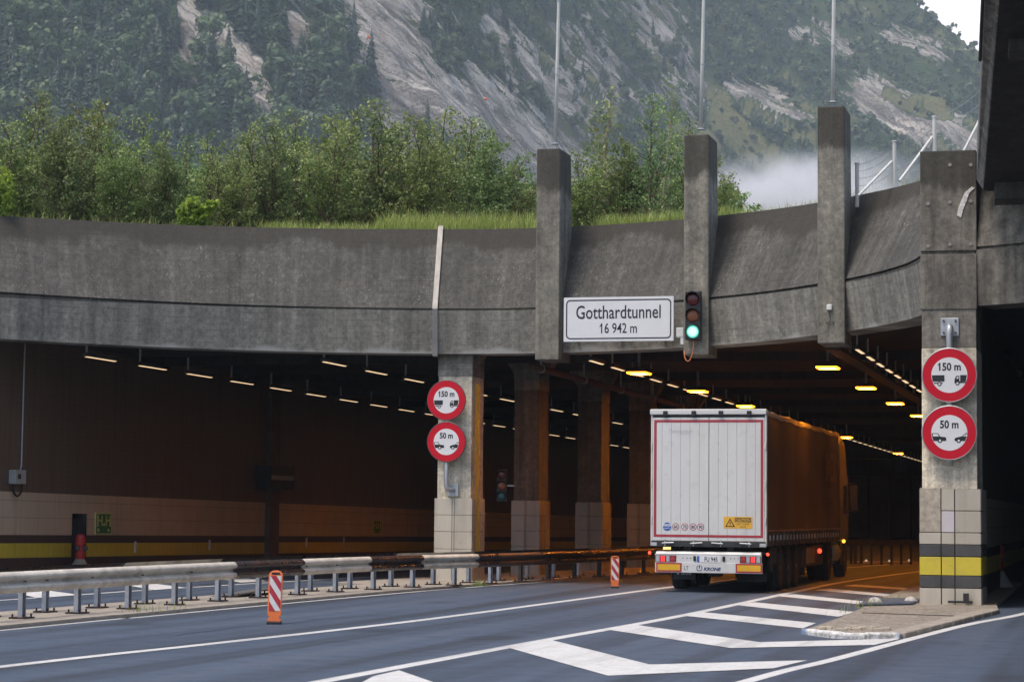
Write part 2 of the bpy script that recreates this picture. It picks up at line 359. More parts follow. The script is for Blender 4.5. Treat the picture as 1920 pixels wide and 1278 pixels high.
def tunnel_wall():
    """clad wall: raw boarded concrete above; cream panels, dark and yellow bands below; uv = metres along, metres up"""
    t = NT('clad_wall'); u = t.xyz(t.uv()); a, z = u[0], u[1]; v = t.n('ShaderNodeCombineXYZ', X=a, Z=z).outputs[0]
    nb = t.noise(v, 1.1, 5); st = t.noise(t.scaled(v, 5, 5, .25), 1.0, 4)
    cream = t.mix(t.ramp(nb, .3, .7), (.50,.41,.29), (.61,.50,.355)); up_ = t.mix(t.ramp(st, .3, .7), (.095,.073,.053), (.145,.11,.08))
    bl = t.math('GREATER_THAN', t.math('FRACT', t.math('MULTIPLY', z, 7.5)), .93); up_ = t.mix(t.math('MULTIPLY', bl, .35), up_, (.03,.024,.018))
    lines = t.math('MAXIMUM', t.math('LESS_THAN', t.math('FRACT', t.math('DIVIDE', t.math('ADD', z, -1.04), .42)), .035), t.math('LESS_THAN', t.math('FRACT', t.math('DIVIDE', a, .93)), .014))
    cream = t.mix(t.math('MULTIPLY', lines, .6), cream, (.11,.085,.06))
    c = t.mix(t.math('GREATER_THAN', z, 2.09), cream, up_)
    yel = t.mix(t.ramp(nb, .3, .7), (.52,.43,.035), (.64,.53,.05)); vl = t.math('LESS_THAN', t.math('FRACT', t.math('DIVIDE', a, .31)), .04); yel = t.mix(t.math('MULTIPLY', vl, .5), yel, (.15,.12,.03))
    c = t.mix(t.math('LESS_THAN', z, 1.04), c, (.048,.036,.036)); c = t.mix(t.math('LESS_THAN', z, .845), c, yel); c = t.mix(t.math('LESS_THAN', z, .49), c, (.048,.036,.036))
    c = t.mix(t.ramp(st, .58, .75, 0, .35), c, (.10,.08,.06))
    return t.set(Base__Color=c, Roughness=.5)
M['wall'] = tunnel_wall()
def leaf(name, c0, c1, c2, trans=.35):
    t = NT(name); at = t.n('ShaderNodeAttribute', _attribute_name='tint').outputs['Fac']
    rp = t.n('ShaderNodeValToRGB', Fac=at); e = rp.color_ramp.elements
    e[0].color = (*c0, 1); e[1].color = (*c2, 1); m = e.new(.5); m.color = (*c1, 1)
    oi = t.n('ShaderNodeObjectInfo').outputs['Random']
    hs = t.n('ShaderNodeHueSaturation', Hue=t.ramp(oi, 0, 1, .455, .512), Saturation=1.0, Value=t.ramp(oi, 0, 1, .85, 1.35), Color=rp.outputs[0])
    t.set(Base__Color=hs.outputs[0], Roughness=.5); t.b.inputs['Specular IOR Level'].default_value = .35
    tr = t.n('ShaderNodeBsdfTranslucent', Color=hs.outputs[0]); mx = t.n('ShaderNodeMixShader', Fac=trans)
    t.nt.links.new(t.b.outputs[0], mx.inputs[1]); t.nt.links.new(tr.outputs[0], mx.inputs[2]); t.nt.links.new(mx.outputs[0], t.out.inputs[0])
    return t.mat
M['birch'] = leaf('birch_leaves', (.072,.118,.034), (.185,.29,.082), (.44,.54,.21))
M['birch2'] = leaf('alder_leaves', (.056,.10,.036), (.15,.235,.08), (.35,.45,.18))
M['bright'] = leaf('bright_bush_leaves', (.10,.20,.03), (.25,.40,.05), (.46,.56,.13))
M['grass'] = leaf('grass_blades', (.12,.20,.04), (.29,.40,.10), (.54,.60,.24), .4)
M['bark'] = pbr('bark', (.105,.075,.05), .9, var=.4, scale=9)
M['bark_pale'] = pbr('birch_bark', (.30,.24,.18), .85, var=.5, scale=6)
M['conifer'] = leaf('spruce_needles', (.006,.018,.011), (.013,.034,.019), (.028,.055,.026), .1)
M['farleaf'] = leaf('far_broadleaf', (.014,.042,.018), (.042,.092,.036), (.09,.15,.06), .25)
M['scrub'] = leaf('alpine_scrub', (.014,.040,.018), (.036,.078,.031), (.10,.13,.045), .2)
M['frond'] = leaf('trunk_far', (.05,.04,.03), (.06,.05,.04), (.07,.06,.05), 0)

# ================================================================== SETTING
def flat(name, pts, z, m, k='structure', label=None, thick=0.0, bevel=0.0):
    mb = MB(); P = [(p[0], p[1]) for p in pts]
    area = sum(P[i][0]*P[(i+1)%len(P)][1]-P[(i+1)%len(P)][0]*P[i][1] for i in range(len(P)))
    if area < 0: P.reverse()
    if thick: mb.prism(P, z-thick, z, 'z')
    else: mb.add([(x, y, z) for x, y in P], [tuple(range(len(P)))])
    o = mb.build(name, m, bevel=bevel); return kind(o, k, label)
def ribbon(name, line, width, z, m):                   # a painted line along ground points
    P = [Vector((p[0], p[1], 0)) for p in line]; mb = MB(); vv = []
    for i, p in enumerate(P):
        t = (P[min(i+1, len(P)-1)] - P[max(0, i-1)]).normalized(); n = Vector((-t.y, t.x, 0))
        vv += [(p + n*width/2 + Vector((0,0,z))), (p - n*width/2 + Vector((0,0,z)))]
    mb.add(vv, [(2*i, 2*i+1, 2*i+3, 2*i+2) for i in range(len(P)-1)])
    return kind(mb.build(name, m), 'structure')
flat('ground', [(-1500,-700),(1500,-700),(1500,2500),(-1500,2500)], -.06, M['soil'])
flat('road', [(-26.2,-60),(9,-60),(9,166),(-26.2,166)], 0, M['asphalt'])

def spl(pts, n=8):                                     # Catmull-Rom through points of any dimension
    P = [np.array(p, float) for p in pts]; P = [2*P[0]-P[1]] + P + [2*P[-1]-P[-2]]; out = []
    for i in range(1, len(P)-2):
        for k in range(n):
            t = k/n; a, b, c, d = P[i-1:i+3]
            out.append(.5*((2*b)+(-a+c)*t+(2*a-5*b+4*c-d)*t*t+(-a+3*b-3*c+d)*t**3))
    return out + [P[-2]]
KERB = spl([(-14.75,-10),(-14.74,28.5),(-14.68,33),(-14.56,38.7),(-14.3,46.5),(-13.75,53.5),(-12.6,61),(-10.9,70),(-8.7,79.6),(-6.6,86)])
ribbon('edge_line', [(x-.02, y) for x, y in KERB], .12, .004, M['paint'])
ribbon('lane_line', spl([(-12.0,8),(-11.36,22),(-10.95,27),(-10.45,34),(-10.2,44.6),(-10.03,52.2),(-9.6,62),(-8.7,75),(-7,88)]), .19, .004, M['paint'])
ribbon('lane_line', spl([(-7.9,8),(-7.53,21.3),(-7.3,29),(-6.98,37.6),(-6.87,51.6),(-6.75,59.5),(-5.9,72.3),(-4,90)]), .2, .004, M['paint'])
ribbon('lane_line', spl([(-4.6,8),(-3.6,22.9),(-3.18,27),(-2.3,36.1),(-1.56,41.3),(-.8,50),(.2,70)]), .17, .004, M['paint'])
def bar(*px): flat('hatch_marking', [gp(*p) for p in px], .008, M['paint'])
bar((700,1268),(748,1257),(812,1279),(830,1300),(640,1300))
bar((948,1213),(1030,1199),(1218,1246),(1515,1238),(1450,1253),(1140,1267))
bar((1130,1179),(1182,1170),(1425,1204),(1690,1197),(1640,1209),(1370,1215))
bar((1271,1153),(1312,1147),(1530,1168),(1506,1178)); bar((1372,1133),(1415,1129),(1603,1147),(1572,1156))
bar((1455,1117),(1490,1114),(1656,1131),(1647,1136)); bar((1528,1106),(1556,1103),(1690,1116),(1682,1120)); bar((1582,1098),(1604,1095.5),(1728,1104),(1724,1107))
# opposite carriageway
ribbon('edge_line', [gp(*p) for p in ((-120,1160),(90,1147),(300,1130),(420,1120),(600,1106),(800,1090))], .12, .004, M['paint'])
ribbon('lane_line', [gp(*p) for p in ((-200,1139),(0,1125),(240,1108),(480,1093),(700,1081))], .16, .004, M['paint'])
for q in (((28,1111),(90,1107),(150,1115),(70,1121)), ((232,1096),(282,1093),(345,1101),(290,1106)), ((395,1082),(440,1080),(500,1089),(452,1092)), ((-150,1124),(-90,1120),(-40,1129),(-100,1134))):
    bar(*q)
ribbon('road_crack', [gp(*p) for p in ((325,1192),(352,1187),(378,1184),(405,1181),(430,1177),(470,1172),(520,1169),(560,1166),(600,1160),(680,1154),(740,1151))], .028, .003, M['black'])
# median under the guard rails
med = [(x-.12, y) for x, y in KERB] + [(x-2.2 if y < 50 else x-3.3, y) for x, y in reversed(KERB)]
flat('median_strip', med, .06, M['kerb'], thick=.1, bevel=.02)
# traffic island round the right-hand pier
isl = [(-4.30,32.6),(-3.75,31.65),(-2.88,31.9),(-2.42,36.5),(-1.98,41.2),(-2.15,44),(-2.3,60),(-4.4,60),(-4.62,51.7),(-4.55,46.0),(-4.36,40.5),(-4.28,36.5)]
isl_o = flat('traffic_island', isl, .065, M['pebble'], thick=.1, bevel=.03)
kb = MB()
for i in range(9):                                     # pale kerb stones along the right edge
    a, b = Vector((-2.84,32.1,0)), Vector((-1.99,41.2,0)); p, q = a.lerp(b, i/9+.004), a.lerp(b, (i+1)/9-.004)
    n = Vector((-(b-a).y, (b-a).x, 0)).normalized()
    kb.prism([(p.x-n.x*.03,p.y-n.y*.03),(q.x-n.x*.03,q.y-n.y*.03),(q.x+n.x*.27,q.y+n.y*.27),(p.x+n.x*.27,p.y+n.y*.27)], -.03, .078, 'z')
kb.build('kerb_stone', M['kerb'], isl_o, bevel=.02)
def kerb_paint():
    t = NT('painted_kerb'); p = t.geo(); x = t.xyz(p)
    c = t.mix(t.ramp(t.noise(p, 9, 5, .7), .45, .62), (.66,.66,.64), (.30,.28,.25))
    e = t.math('ABSOLUTE', t.math('ADD', x[0], 3.58)); c = t.mix(t.ramp(t.math('ADD', e, t.math('MULTIPLY', t.noise(p, 5, 4), .3)), .76, .86, 0, .75), c, (.05,.15,.34))
    c = t.mix(t.ramp(t.noise(p, 22, 4), .62, .7), c, (.12,.10,.08)); t.bump(t.noise(p, 14, 5), .02, .8); return t.set(Base__Color=c, Roughness=.8)
M['kerbpaint'] = kerb_paint()
kn = MB(); nose = [(-4.34,32.65),(-4.05,32.1),(-3.75,31.6),(-3.3,31.66),(-2.84,31.84)]
for i in range(4):
    p, q = Vector((*nose[i],0)), Vector((*nose[i+1],0)); n = Vector((-(q-p).y,(q-p).x,0)).normalized()*.22; g = (q-p)*.02
    p, q = p+g, q-g; kn.prism([(p.x,p.y),(q.x,q.y),(q.x+n.x,q.y+n.y),(p.x+n.x,p.y+n.y)], -.03, .075+.01*(i%2), 'z')
kn.build('painted_kerb', M['kerbpaint'], isl_o, bevel=.03)
rb = MB()
for i in range(46):
    x, y = random.uniform(-4.1,-3.0), random.gauss(32.75,.16); s = random.uniform(.015,.06)
    rb.box(x-s, x+s, y-s*.7, y+s*.7, .05, .065+s*.9)
rb.build('rubble', M['rubble'], isl_o, bevel=.008)
db = MB(); db.prism([(-4.5,41.5),(-3.6,42.6),(-3.6,45),(-4.6,45.2),(-4.55,43)], .06, .11, 'z'); db.build('asphalt_patch', M['asphalt'], isl_o, bevel=.03)
db = MB(); db.prism([(-4.1,38.6),(-2.5,38.1),(-2.48,38.25),(-4.1,38.78)], .06, .072, 'z'); db.build('tar_joint', M['black'], isl_o)
db = MB()
for (x, y, s) in ((-4.28,42.6,.14),(-4.36,43.2,.12),(-3.72,43.6,.13)): db.sphere((x,y,.06), s)
db.build('painted_stone', pbr('whitewashed_stone', (.42,.40,.38), .9, var=.3, scale=12), isl_o, smooth=True)

# ------------------------------------------------------------------ mountain
def vn(x, y, seed=0.0):
    ix, iy = np.floor(x), np.floor(y); fx, fy = x-ix, y-iy; fx = fx*fx*(3-2*fx); fy = fy*fy*(3-2*fy)
    hsh = lambda a, b: np.modf(np.abs(np.sin(a*127.1 + b*311.7 + seed*74.7)*43758.5453))[0]
    return (hsh(ix,iy)*(1-fx)+hsh(ix+1,iy)*fx)*(1-fy) + (hsh(ix,iy+1)*(1-fx)+hsh(ix+1,iy+1)*fx)*fy
def fbm(x, y, o=5, seed=0.0, g=.5):
    s = 0; a = 1; t = 0
    for i in range(o): s = s + a*vn(x*2**i, y*2**i, seed+i*3.1); t += a; a *= g
    return s/t
RV = np.array((math.cos(YAW), math.sin(YAW))); FV = np.array((-math.sin(YAW), math.cos(YAW)))
def r0f(ad): return 720 + 560/(1+np.exp(-(ad-1.5)/2.6))
def skyT(ad): return .2268 - .0128*(ad-9.85) - .0016*np.clip(ad-9.8, 0, 9)**2*.3
SL = .82
def terrain(ad, r):
    """height of the mountainside at azimuth ad (degrees right of the camera heading), distance r"""
    r0 = r0f(ad); T = np.minimum(skyT(ad), .5); rr = r0/(1-T/SL)
    h = SL*(r-r0)
    u = r*np.radians(ad); wv = (.95*u + h)
    amp = np.clip((r-r0)/80, 0, 1)
    big = (fbm(u/130+9, r/130, 4, 1)-.5)*42 + (fbm(wv/34, (u-.9*h)/210, 4, 5)-.5)*30
    stp = np.abs(vn(wv/11+fbm(u/40,h/40,3,8)*1.5, (u-.9*h)/90, 13)-.5)*13 + (fbm(u/16, r/12, 4, 21)-.5)*9
    h = h + amp*(big+stp)
    cap = T*rr + (fbm(u/35, r/60, 4, 33)-.5)*7 + (fbm(u/9+3, r/20, 3, 37)-.5)*4
    over = np.maximum(0, r-rr)
    return np.where(r > rr, np.minimum(h, cap - over*.35), np.minimum(h, cap+2)), wv
STRIPS = [(690,-20,760,130,70,1.05),(720,120,1000,300,84,.95),(880,180,1250,430,70,.85),(690,60,760,330,60,.7),(930,60,1080,190,60,.7),(1080,60,1300,220,75,.65),
 (1180,-20,1260,90,60,.6),(340,30,420,90,34,1.0),(410,90,470,170,22,.9),(455,120,495,235,24,1.1),(130,-10,170,40,30,.8),(540,40,570,110,26,.7),(545,-20,590,40,30,.6),(330,60,360,150,20,.7),
 (1620,175,1720,225,34,1.2),(1700,215,1830,275,34,1.1),(1290,130,1330,190,30,.6),(1380,170,1500,225,34,.75),(1500,50,1580,80,28,.5),(1680,60,1760,100,30,.5),(1480,60,1530,75,22,.4),(1040,280,1110,400,60,.5),(1150,100,1330,330,40,.4)]
def rockmask(ad, r, h, wv):
    X = 960 + F*np.tan(np.radians(ad)); Y = 964 - F*(h-H)/r; m = np.zeros_like(X)
    for x1, y1, x2, y2, wd, s in STRIPS:
        dx, dy = x2-x1, y2-y1; t = np.clip(((X-x1)*dx+(Y-y1)*dy)/(dx*dx+dy*dy), 0, 1)
        m = np.maximum(m, s*np.exp(-(((X-x1-t*dx)**2+(Y-y1-t*dy)**2)/wd**2)))
    u = r*np.radians(ad)
    n = fbm(wv/20, (u-.9*h)/85, 5, 51)*.75 + fbm(u/9, h/9, 4, 57)*.45
    md = 0*X
    for x1, y1, x2, y2, wd in ((1350,235,1480,330,38),(1240,210,1330,290,26),(1180,370,1300,420,30),(1560,330,1640,350,30)):
        dx, dy = x2-x1, y2-y1; t = np.clip(((X-x1)*dx+(Y-y1)*dy)/(dx*dx+dy*dy), 0, 1); md = np.maximum(md, np.exp(-(((X-x1-t*dx)**2+(Y-y1-t*dy)**2)/wd**2)))
    base = m*1.15 + (n-.62)*1.5
    return np.where(md + (n-.55)*2.2 > .5, -3.0, base), X, Y
NA, NR = 760, 300
ad = np.linspace(-24, 22, NA)[:, None]*np.ones((1, NR)); tt = np.linspace(0, 1, NR)[None, :]
rr_ = r0f(ad)*(.93 + 1.05*tt); hh, wv = terrain(ad, rr_); rm, IX, IY = rockmask(ad, rr_, hh, wv)
hh = np.maximum(hh, -.02) + np.clip(rm, 0, 1)*(fbm(wv/6, rr_/40, 3, 61)-.5)*5*(hh > 5)
ar = np.radians(ad); MX = rr_*(np.sin(ar)*RV[0]+np.cos(ar)*FV[0]); MY = rr_*(np.sin(ar)*RV[1]+np.cos(ar)*FV[1])
mo = MB(); mo.v = np.stack([MX, MY, hh], -1).reshape(-1, 3).tolist(); mo.u = np.stack([wv, rr_*np.radians(ad)-.9*hh], -1).reshape(-1, 2).tolist(); mo.hasuv = True; mo.t = rm.ravel().tolist(); mo.hast = True
idx = np.arange(NA*NR).reshape(NA, NR); q = np.stack([idx[:-1,:-1], idx[1:,:-1], idx[1:,1:], idx[:-1,1:]], -1).reshape(-1, 4)
mo.f = q.tolist(); mo.m = [0]*len(mo.f)
def mountain_mat():
    t = NT('mountainside'); at = t.n('ShaderNodeAttribute', _attribute_name='tint').outputs['Fac']; p = t.geo()
    u = t.xyz(t.uv()); sv = t.n('ShaderNodeCombineXYZ', X=t.math('MULTIPLY', u[0], .16), Y=t.math('MULTIPLY', u[1], .014)).outputs[0]
    st = t.noise(sv, 1.0, 7, .68, .6); sl = t.noise(t.scaled(sv, .35, .5, 1), 1.0, 5, .6, .4); sf = t.noise(t.scaled(sv, 3.2, 3.5, 1), 1.0, 5, .7)
    n1 = t.noise(p, .10, 7, .72); n2 = t.noise(p, .5, 6, .7); n3 = t.noise(p, .03, 4)
    k = t.math('ADD', at, t.math('ADD', t.math('MULTIPLY', t.math('SUBTRACT', st, .52), 3.2), t.math('MULTIPLY', t.math('SUBTRACT', n1, .5), 1.3)))
    mk = t.ramp(k, .42, .50)
    rock = t.mix(t.ramp(sl, .3, .7), (.29,.26,.235), (.62,.58,.53)); rock = t.mix(t.ramp(sf, .50, .36, 0, .85), rock, (.12,.11,.10)); rock = t.mix(t.ramp(sl, .47, .36, 0, .75), rock, (.10,.095,.085)); rock = t.mix(t.ramp(n1, .52, .75, 0, .7), rock, (.27,.20,.13)); rock = t.mix(t.ramp(n2, .42, .28, 0, .8), rock, (.09,.08,.075)); rock = t.mix(t.ramp(n2, .58, .75, 0, .5), rock, (.58,.56,.54))  # broad dark bands mix cracks with painted ledge shadows
    vo = t.n('ShaderNodeTexVoronoi', Vector=t.n('ShaderNodeVectorMath', _operation='ADD', i0=t.scaled(sv, 1.1, 2.6, 1), i1=t.scaled(t.n('ShaderNodeTexNoise', Vector=sv, Scale=3.0, Detail=4.0).outputs['Color'], .5, .5, 0)).outputs[0], Scale=1.0)
    fc = t.xyz(vo.outputs['Color'])[0]; fm = t.ramp(fc, 0, 1, .55, 1.3); rock = t.mix(1.0, rock, t.n('ShaderNodeCombineXYZ', X=fm, Y=fm, Z=fm).outputs[0], 'MULTIPLY')  # tone per cell paints facet shading into the rock colour
    ve = t.n('ShaderNodeTexVoronoi', _feature='DISTANCE_TO_EDGE', Vector=t.n('ShaderNodeVectorMath', _operation='ADD', i0=t.scaled(sv, 1.3, 2.2, 1), i1=t.scaled(t.n('ShaderNodeTexNoise', Vector=t.scaled(sv, 1.0, 3.0, 1), Scale=2.0, Detail=6.0, Roughness=.7).outputs['Color'], 1.3, 1.3, 0)).outputs[0], Scale=1.0); rock = t.mix(t.ramp(ve.outputs['Distance'], .09, .0, 0, .65), rock, (.055,.052,.048))
    veg = t.mix(t.ramp(n1, .3, .7), (.018,.042,.018), (.05,.085,.03)); veg = t.mix(t.ramp(n3, .50, .64, 0, .7), veg, (.13,.135,.048)); veg = t.mix(t.ramp(n2, .45, .3, 0, .7), veg, (.016,.026,.013)); veg = t.mix(t.ramp(at, -1.2, -2.6, 0, .9), veg, t.mix(t.ramp(n2, .35, .65), (.10,.115,.045), (.235,.215,.10)))
    t.bump(t.math('ADD', t.math('MULTIPLY', sf, 1.5), t.math('ADD', n2, t.math('MULTIPLY', st, 2))), 2.5, .9)
    return t.set(Base__Color=t.mix(mk, veg, rock), Roughness=.95, Specular__IOR__Level=.15)
M['mountain'] = mountain_mat()
kind(mo.build('mountain', M['mountain'], smooth=True, keep=True), 'structure', 'hazy rocky mountainside filling the background')

cl = MB(); ca = np.radians(np.linspace(3, 32, 90))[:, None]*np.ones((1, 60)); cd = np.linspace(2950, 5600, 60)[None, :]*np.ones((90, 1))
cz = (cd-2950)*.95 + (fbm(ca*14, cd/500, 5, 91)-.5)*420; cX = cd*(np.sin(ca)*RV[0]+np.cos(ca)*FV[0]); cYy = cd*(np.sin(ca)*RV[1]+np.cos(ca)*FV[1])
cl.v = np.stack([cX, cYy, cz], -1).reshape(-1, 3).tolist(); cl.u = [(0,0)]*len(cl.v); cl.t = [.5]*len(cl.v); ci = np.arange(90*60).reshape(90, 60); cl.f = np.stack([ci[:-1,:-1], ci[1:,:-1], ci[1:,1:], ci[:-1,1:]], -1).reshape(-1, 4).tolist(); cl.m = [0]*len(cl.f)
_c = NT('cloud_white'); _c.set(Base__Color=(.96,.96,.96), Roughness=1.0, Specular__IOR__Level=0.0)
kind(cl.build('cloud', _c.mat, smooth=True, keep=True), 'structure', 'white overcast cloud bank behind the mountain ridge')
# trees of the mountain: archetypes as vertex arrays
def conifer_arr(seed):
    rg = np.random.default_rng(seed); V = []; Fc = []; T = []; tiers = 16
    for i in range(tiers):
        t = i/(tiers-1); z0_ = .06 + .92*t; L = .19*(1-t)**.85+.012
        for k in range(9):
            a = 2*math.pi*(k+rg.random())/9; l = L*rg.uniform(.65,1.2); dz = -.085*(1-t)-.02+rg.uniform(-.03,.03); wd = l*.42
            z = z0_ + rg.uniform(-.045,.045)*(1-t); ca, sa = math.cos(a), math.sin(a); b = len(V)
            V += [(0,0,z+.05), (ca*l*.55-sa*wd, sa*l*.55+ca*wd, z+dz*.6), (ca*l, sa*l, z+dz), (ca*l*.55+sa*wd, sa*l*.55-ca*wd, z+dz*.6)]
            Fc += [(b,b+1,b+2,b+3)]; tn = rg.uniform(0,.9); T += [tn*.4, tn, min(1, tn+.25), tn]
    return np.array(V), np.array(Fc), np.array(T)
def clump_arr(seed, n=150, lobes=7, size=.12, flat_=1.0):
    rg = np.random.default_rng(seed); V = []; Fc = []; T = []
    cs = [(rg.normal(0,.16), rg.normal(0,.16), rg.uniform(.25,.85)*flat_, rg.uniform(.13,.24)) for _ in range(lobes)]
    for i in range(n):
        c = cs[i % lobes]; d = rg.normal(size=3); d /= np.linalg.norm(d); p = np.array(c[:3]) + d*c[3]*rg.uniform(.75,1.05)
        a = rg.normal(size=3); a /= np.linalg.norm(a); n_ = d + a*.38; x = np.cross(n_, a); x /= np.linalg.norm(x)+1e-6; y = np.cross(n_, x); y /= np.linalg.norm(y)+1e-6; s = size*rg.uniform(.5,1.1); b = len(V)
        V += [p-x*s*.5-y*s*.3, p+x*s*.5-y*s*.4, p+x*s*.4+y*s*.5, p-x*s*.35+y*s*.4]; Fc += [(b,b+1,b+2,b+3)]
        T += [float(np.clip(.5+.35*d[2]+rg.normal(0,.14), 0, 1))]*4  # leaf tint rises with facing up: top light painted into each lobe
    return np.array(V), np.array(Fc), np.array(T)
def place_at(adeg, r):
    a = np.radians(adeg); h, wv = terrain(adeg, r)
    return r*(np.sin(a)*RV[0]+np.cos(a)*FV[0]), r*(np.sin(a)*RV[1]+np.cos(a)*FV[1]), h, wv
def scatter(n, a0, a1, f0, f1, rockmax):
    adg = RNG.uniform(a0, a1, n); r = r0f(adg)*RNG.uniform(f0, f1, n); x, y, h, wv = place_at(adg, r); m, X, Y = rockmask(adg, r, h, wv)
    T = np.minimum(skyT(adg), .5); ok = (m < rockmax) & ((m > -2) | (RNG.random(n) < .12)) & (Y > -130) & (Y < 470) & (r < r0f(adg)/(1-T/SL)*1.04) & (h > 8)
    return np.stack([x, y, h-.6, X, Y, r], -1)[ok]
def merged(name, m, arche, P, size, label):
    V = []; Fc = []; T = []; b = 0
    for i, p in enumerate(P):
        v, f, t = arche[i % len(arche)]; s = size(i, p); a = RNG.uniform(0, 6.28); c, sn = math.cos(a), math.sin(a); wd = s*RNG.uniform(.8,1.25)
        V.append(np.stack([(v[:,0]*c-v[:,1]*sn)*wd+p[0], (v[:,0]*sn+v[:,1]*c)*wd+p[1], v[:,2]*s+p[2]], -1)); Fc.append(f+b); b += len(v)
        T.append(np.clip(t*.75 + RNG.uniform(-.35,.6), 0, 1))
    V = np.concatenate(V); Fc = np.concatenate(Fc); T = np.concatenate(T).astype(np.float32)
    me = bpy.data.meshes.new(name); me.vertices.add(len(V)); me.vertices.foreach_set('co', V.astype(np.float32).ravel())
    me.loops.add(Fc.size); me.loops.foreach_set('vertex_index', Fc.ravel().astype(np.int32)); me.polygons.add(len(Fc))
    me.polygons.foreach_set('loop_start', np.arange(0, Fc.size, 4, dtype=np.int32)); me.polygons.foreach_set('loop_total', np.full(len(Fc), 4, dtype=np.int32))
    me.materials.append(m); at = me.attributes.new('tint', 'FLOAT', 'POINT'); at.data.foreach_set('value', T); me.update(calc_edges=True); me.validate()
    o = bpy.data.objects.new(name, me); COL.objects.link(o); o['label'] = label; return kind(o, 'stuff')
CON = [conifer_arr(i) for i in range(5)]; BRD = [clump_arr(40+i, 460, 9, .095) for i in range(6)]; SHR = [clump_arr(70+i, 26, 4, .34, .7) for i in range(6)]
pc = scatter(1350, -17, 1.0, 1.10, 1.46, .42); pm = scatter(1400, -2.5, 7, 1.10, 1.46, .62)
big_ix = np.argsort(-pc[:,4]); keep_mask = np.ones(len(pc), bool)
near = [i for i in big_ix if 40 < pc[i,4] < 330 and -20 < pc[i,3] < 700][::5][:70]; keep_mask[near] = False
pcs = pc[keep_mask]
merged('spruce_forest', M['conifer'], CON, np.concatenate([pcs[::1][:int(len(pcs)*.56)], pm[::2]]), lambda i, p: RNG.uniform(17, 30) if p[3] < 700 else RNG.uniform(8, 15), 'dense dark spruce wood on the steep hazy mountainside')
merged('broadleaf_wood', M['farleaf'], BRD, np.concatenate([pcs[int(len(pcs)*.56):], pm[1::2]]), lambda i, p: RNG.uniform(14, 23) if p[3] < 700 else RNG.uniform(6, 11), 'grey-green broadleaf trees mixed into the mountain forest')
ps = scatter(15000, -3, 17, 1.08, 1.5, .36)
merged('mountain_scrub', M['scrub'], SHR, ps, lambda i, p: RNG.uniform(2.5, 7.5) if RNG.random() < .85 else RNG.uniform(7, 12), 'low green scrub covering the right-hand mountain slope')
# the spruces that stand out singly
def arr_obj(name, arr, m, parent, s=1.0):
    v, f, t = arr; mb = MB(); mb.v = (v*s).tolist(); mb.f = f.tolist(); mb.m = [0]*len(mb.f); mb.u = [(0,0)]*len(mb.v); mb.t = t.tolist(); mb.hast = True
    return mb.build(name, m, parent, local=True)
protos = []
for i in range(4):
    t_ = thing('spruce_tree', 'dark spruce standing in the hazy forest on the left mountainside', 'tree', (0,0,0), 'spruces on the left mountainside')
    arr_obj('crown', CON[i], M['conifer'], t_); tk = MB(); tk.tube([(0,0,-.05),(0,0,.5),(0,0,.95)], [.011,.008,.002], 6); tk.build('trunk', M['bark'], t_, local=True); protos.append(t_)
for j, i in enumerate(near):
    o = protos[j % 4] if j < 4 else copy_tree(protos[j % 4]); s = random.uniform(17, 27)
    o.location = pc[i,:3]; o.scale = (s*random.uniform(.9,1.2),)*2 + (s,); o.rotation_euler.z = random.uniform(0, 6)

# ================================================================== PORTAL
portal = thing('tunnel_portal', 'curved grey concrete tunnel portal with three upright pylons above the two bores', 'tunnel portal', (-13, 50, 0))
CUR = spl([(-46,30),(-40,36.2),(-34,41.6),(-29,45.4),(-25,48.06),(-23,49.5),(-20.8,50.75),(-18.4,51.65),(-15.72,52.28),(-14,52.45),(-12.3,52.25),(-10.6,51.75),(-9.1,51.0),(-7.4,49.85),(-5.75,48.2),(-4.7,46.8),(-3.95,45.35),(-3.52,43.95)], 6)
def normals(C):
    out = []
    for i in range(len(C)):
        t = C[min(i+1, len(C)-1)] - C[max(i-1, 0)]; t = t/np.linalg.norm(t); out.append(np.array((-t[1], t[0])))
    return out                                         # points away from the camera (inward)
CN = normals(CUR)
def zb(x): return 5.48 + .0011*(x+14)**2
PROF = [(.16,0,0),(.0,1.02,0),(.09,1.03,0),(.09,1.075,0),(.02,1.08,0),(1.05,3.10,1),(1.40,3.10,1),(1.6,2.6,1),(.9,0,0)]   # (set back, rise, top?)
def sweep(i0, i1, prof=PROF, C=CUR, N=CN, top=8.6):
    mb = MB(); n = len(prof); U = 0; vv = []; uv = []
    for i in range(i0, i1+1):
        if i > i0: U += float(np.linalg.norm(C[i]-C[i-1]))
        b = zb(C[i][0])
        for o_, z_, tp in prof:
            z = (b+z_) if not tp else top + (z_-3.10)
            p = C[i] + N[i]*o_; vv.append((p[0], p[1], z)); uv.append((U + float(C[i0][0]), z if not tp else top+(z_-3.10)))
    fs = [(k*n+j, (k+1)*n+j, (k+1)*n+(j+1)%n, k*n+(j+1)%n) for k in range(i1-i0) for j in range(n)]
    fs += [tuple(range(n-1,-1,-1)), tuple((i1-i0)*n+j for j in range(n))]
    mb.add(vv, [tuple(reversed(f)) for f in fs], 0, uv); return mb
SPLIT = min(range(len(CUR)), key=lambda i: abs(CUR[i][0]+15.72)); LAST = len(CUR)-1
sweep(0, SPLIT).build('parapet_panel', M['fascia'], portal); sweep(SPLIT, LAST).build('parapet_panel', M['fascia'], portal)
js = MB(); c, n = CUR[SPLIT], CN[SPLIT]; tn = np.array((n[1], -n[0]))*.062
def jp(o_, z): return [tuple(np.append(c + n*o_ + tn*s, z)) for s in (-1, 1)]
P_ = jp(.10, 5.42)+jp(-.06, 6.55)+jp(-.03, 6.62)+jp(1.02, 8.68)+jp(1.3, 8.68)+jp(1.3,8.5)+jp(.5, 5.42)
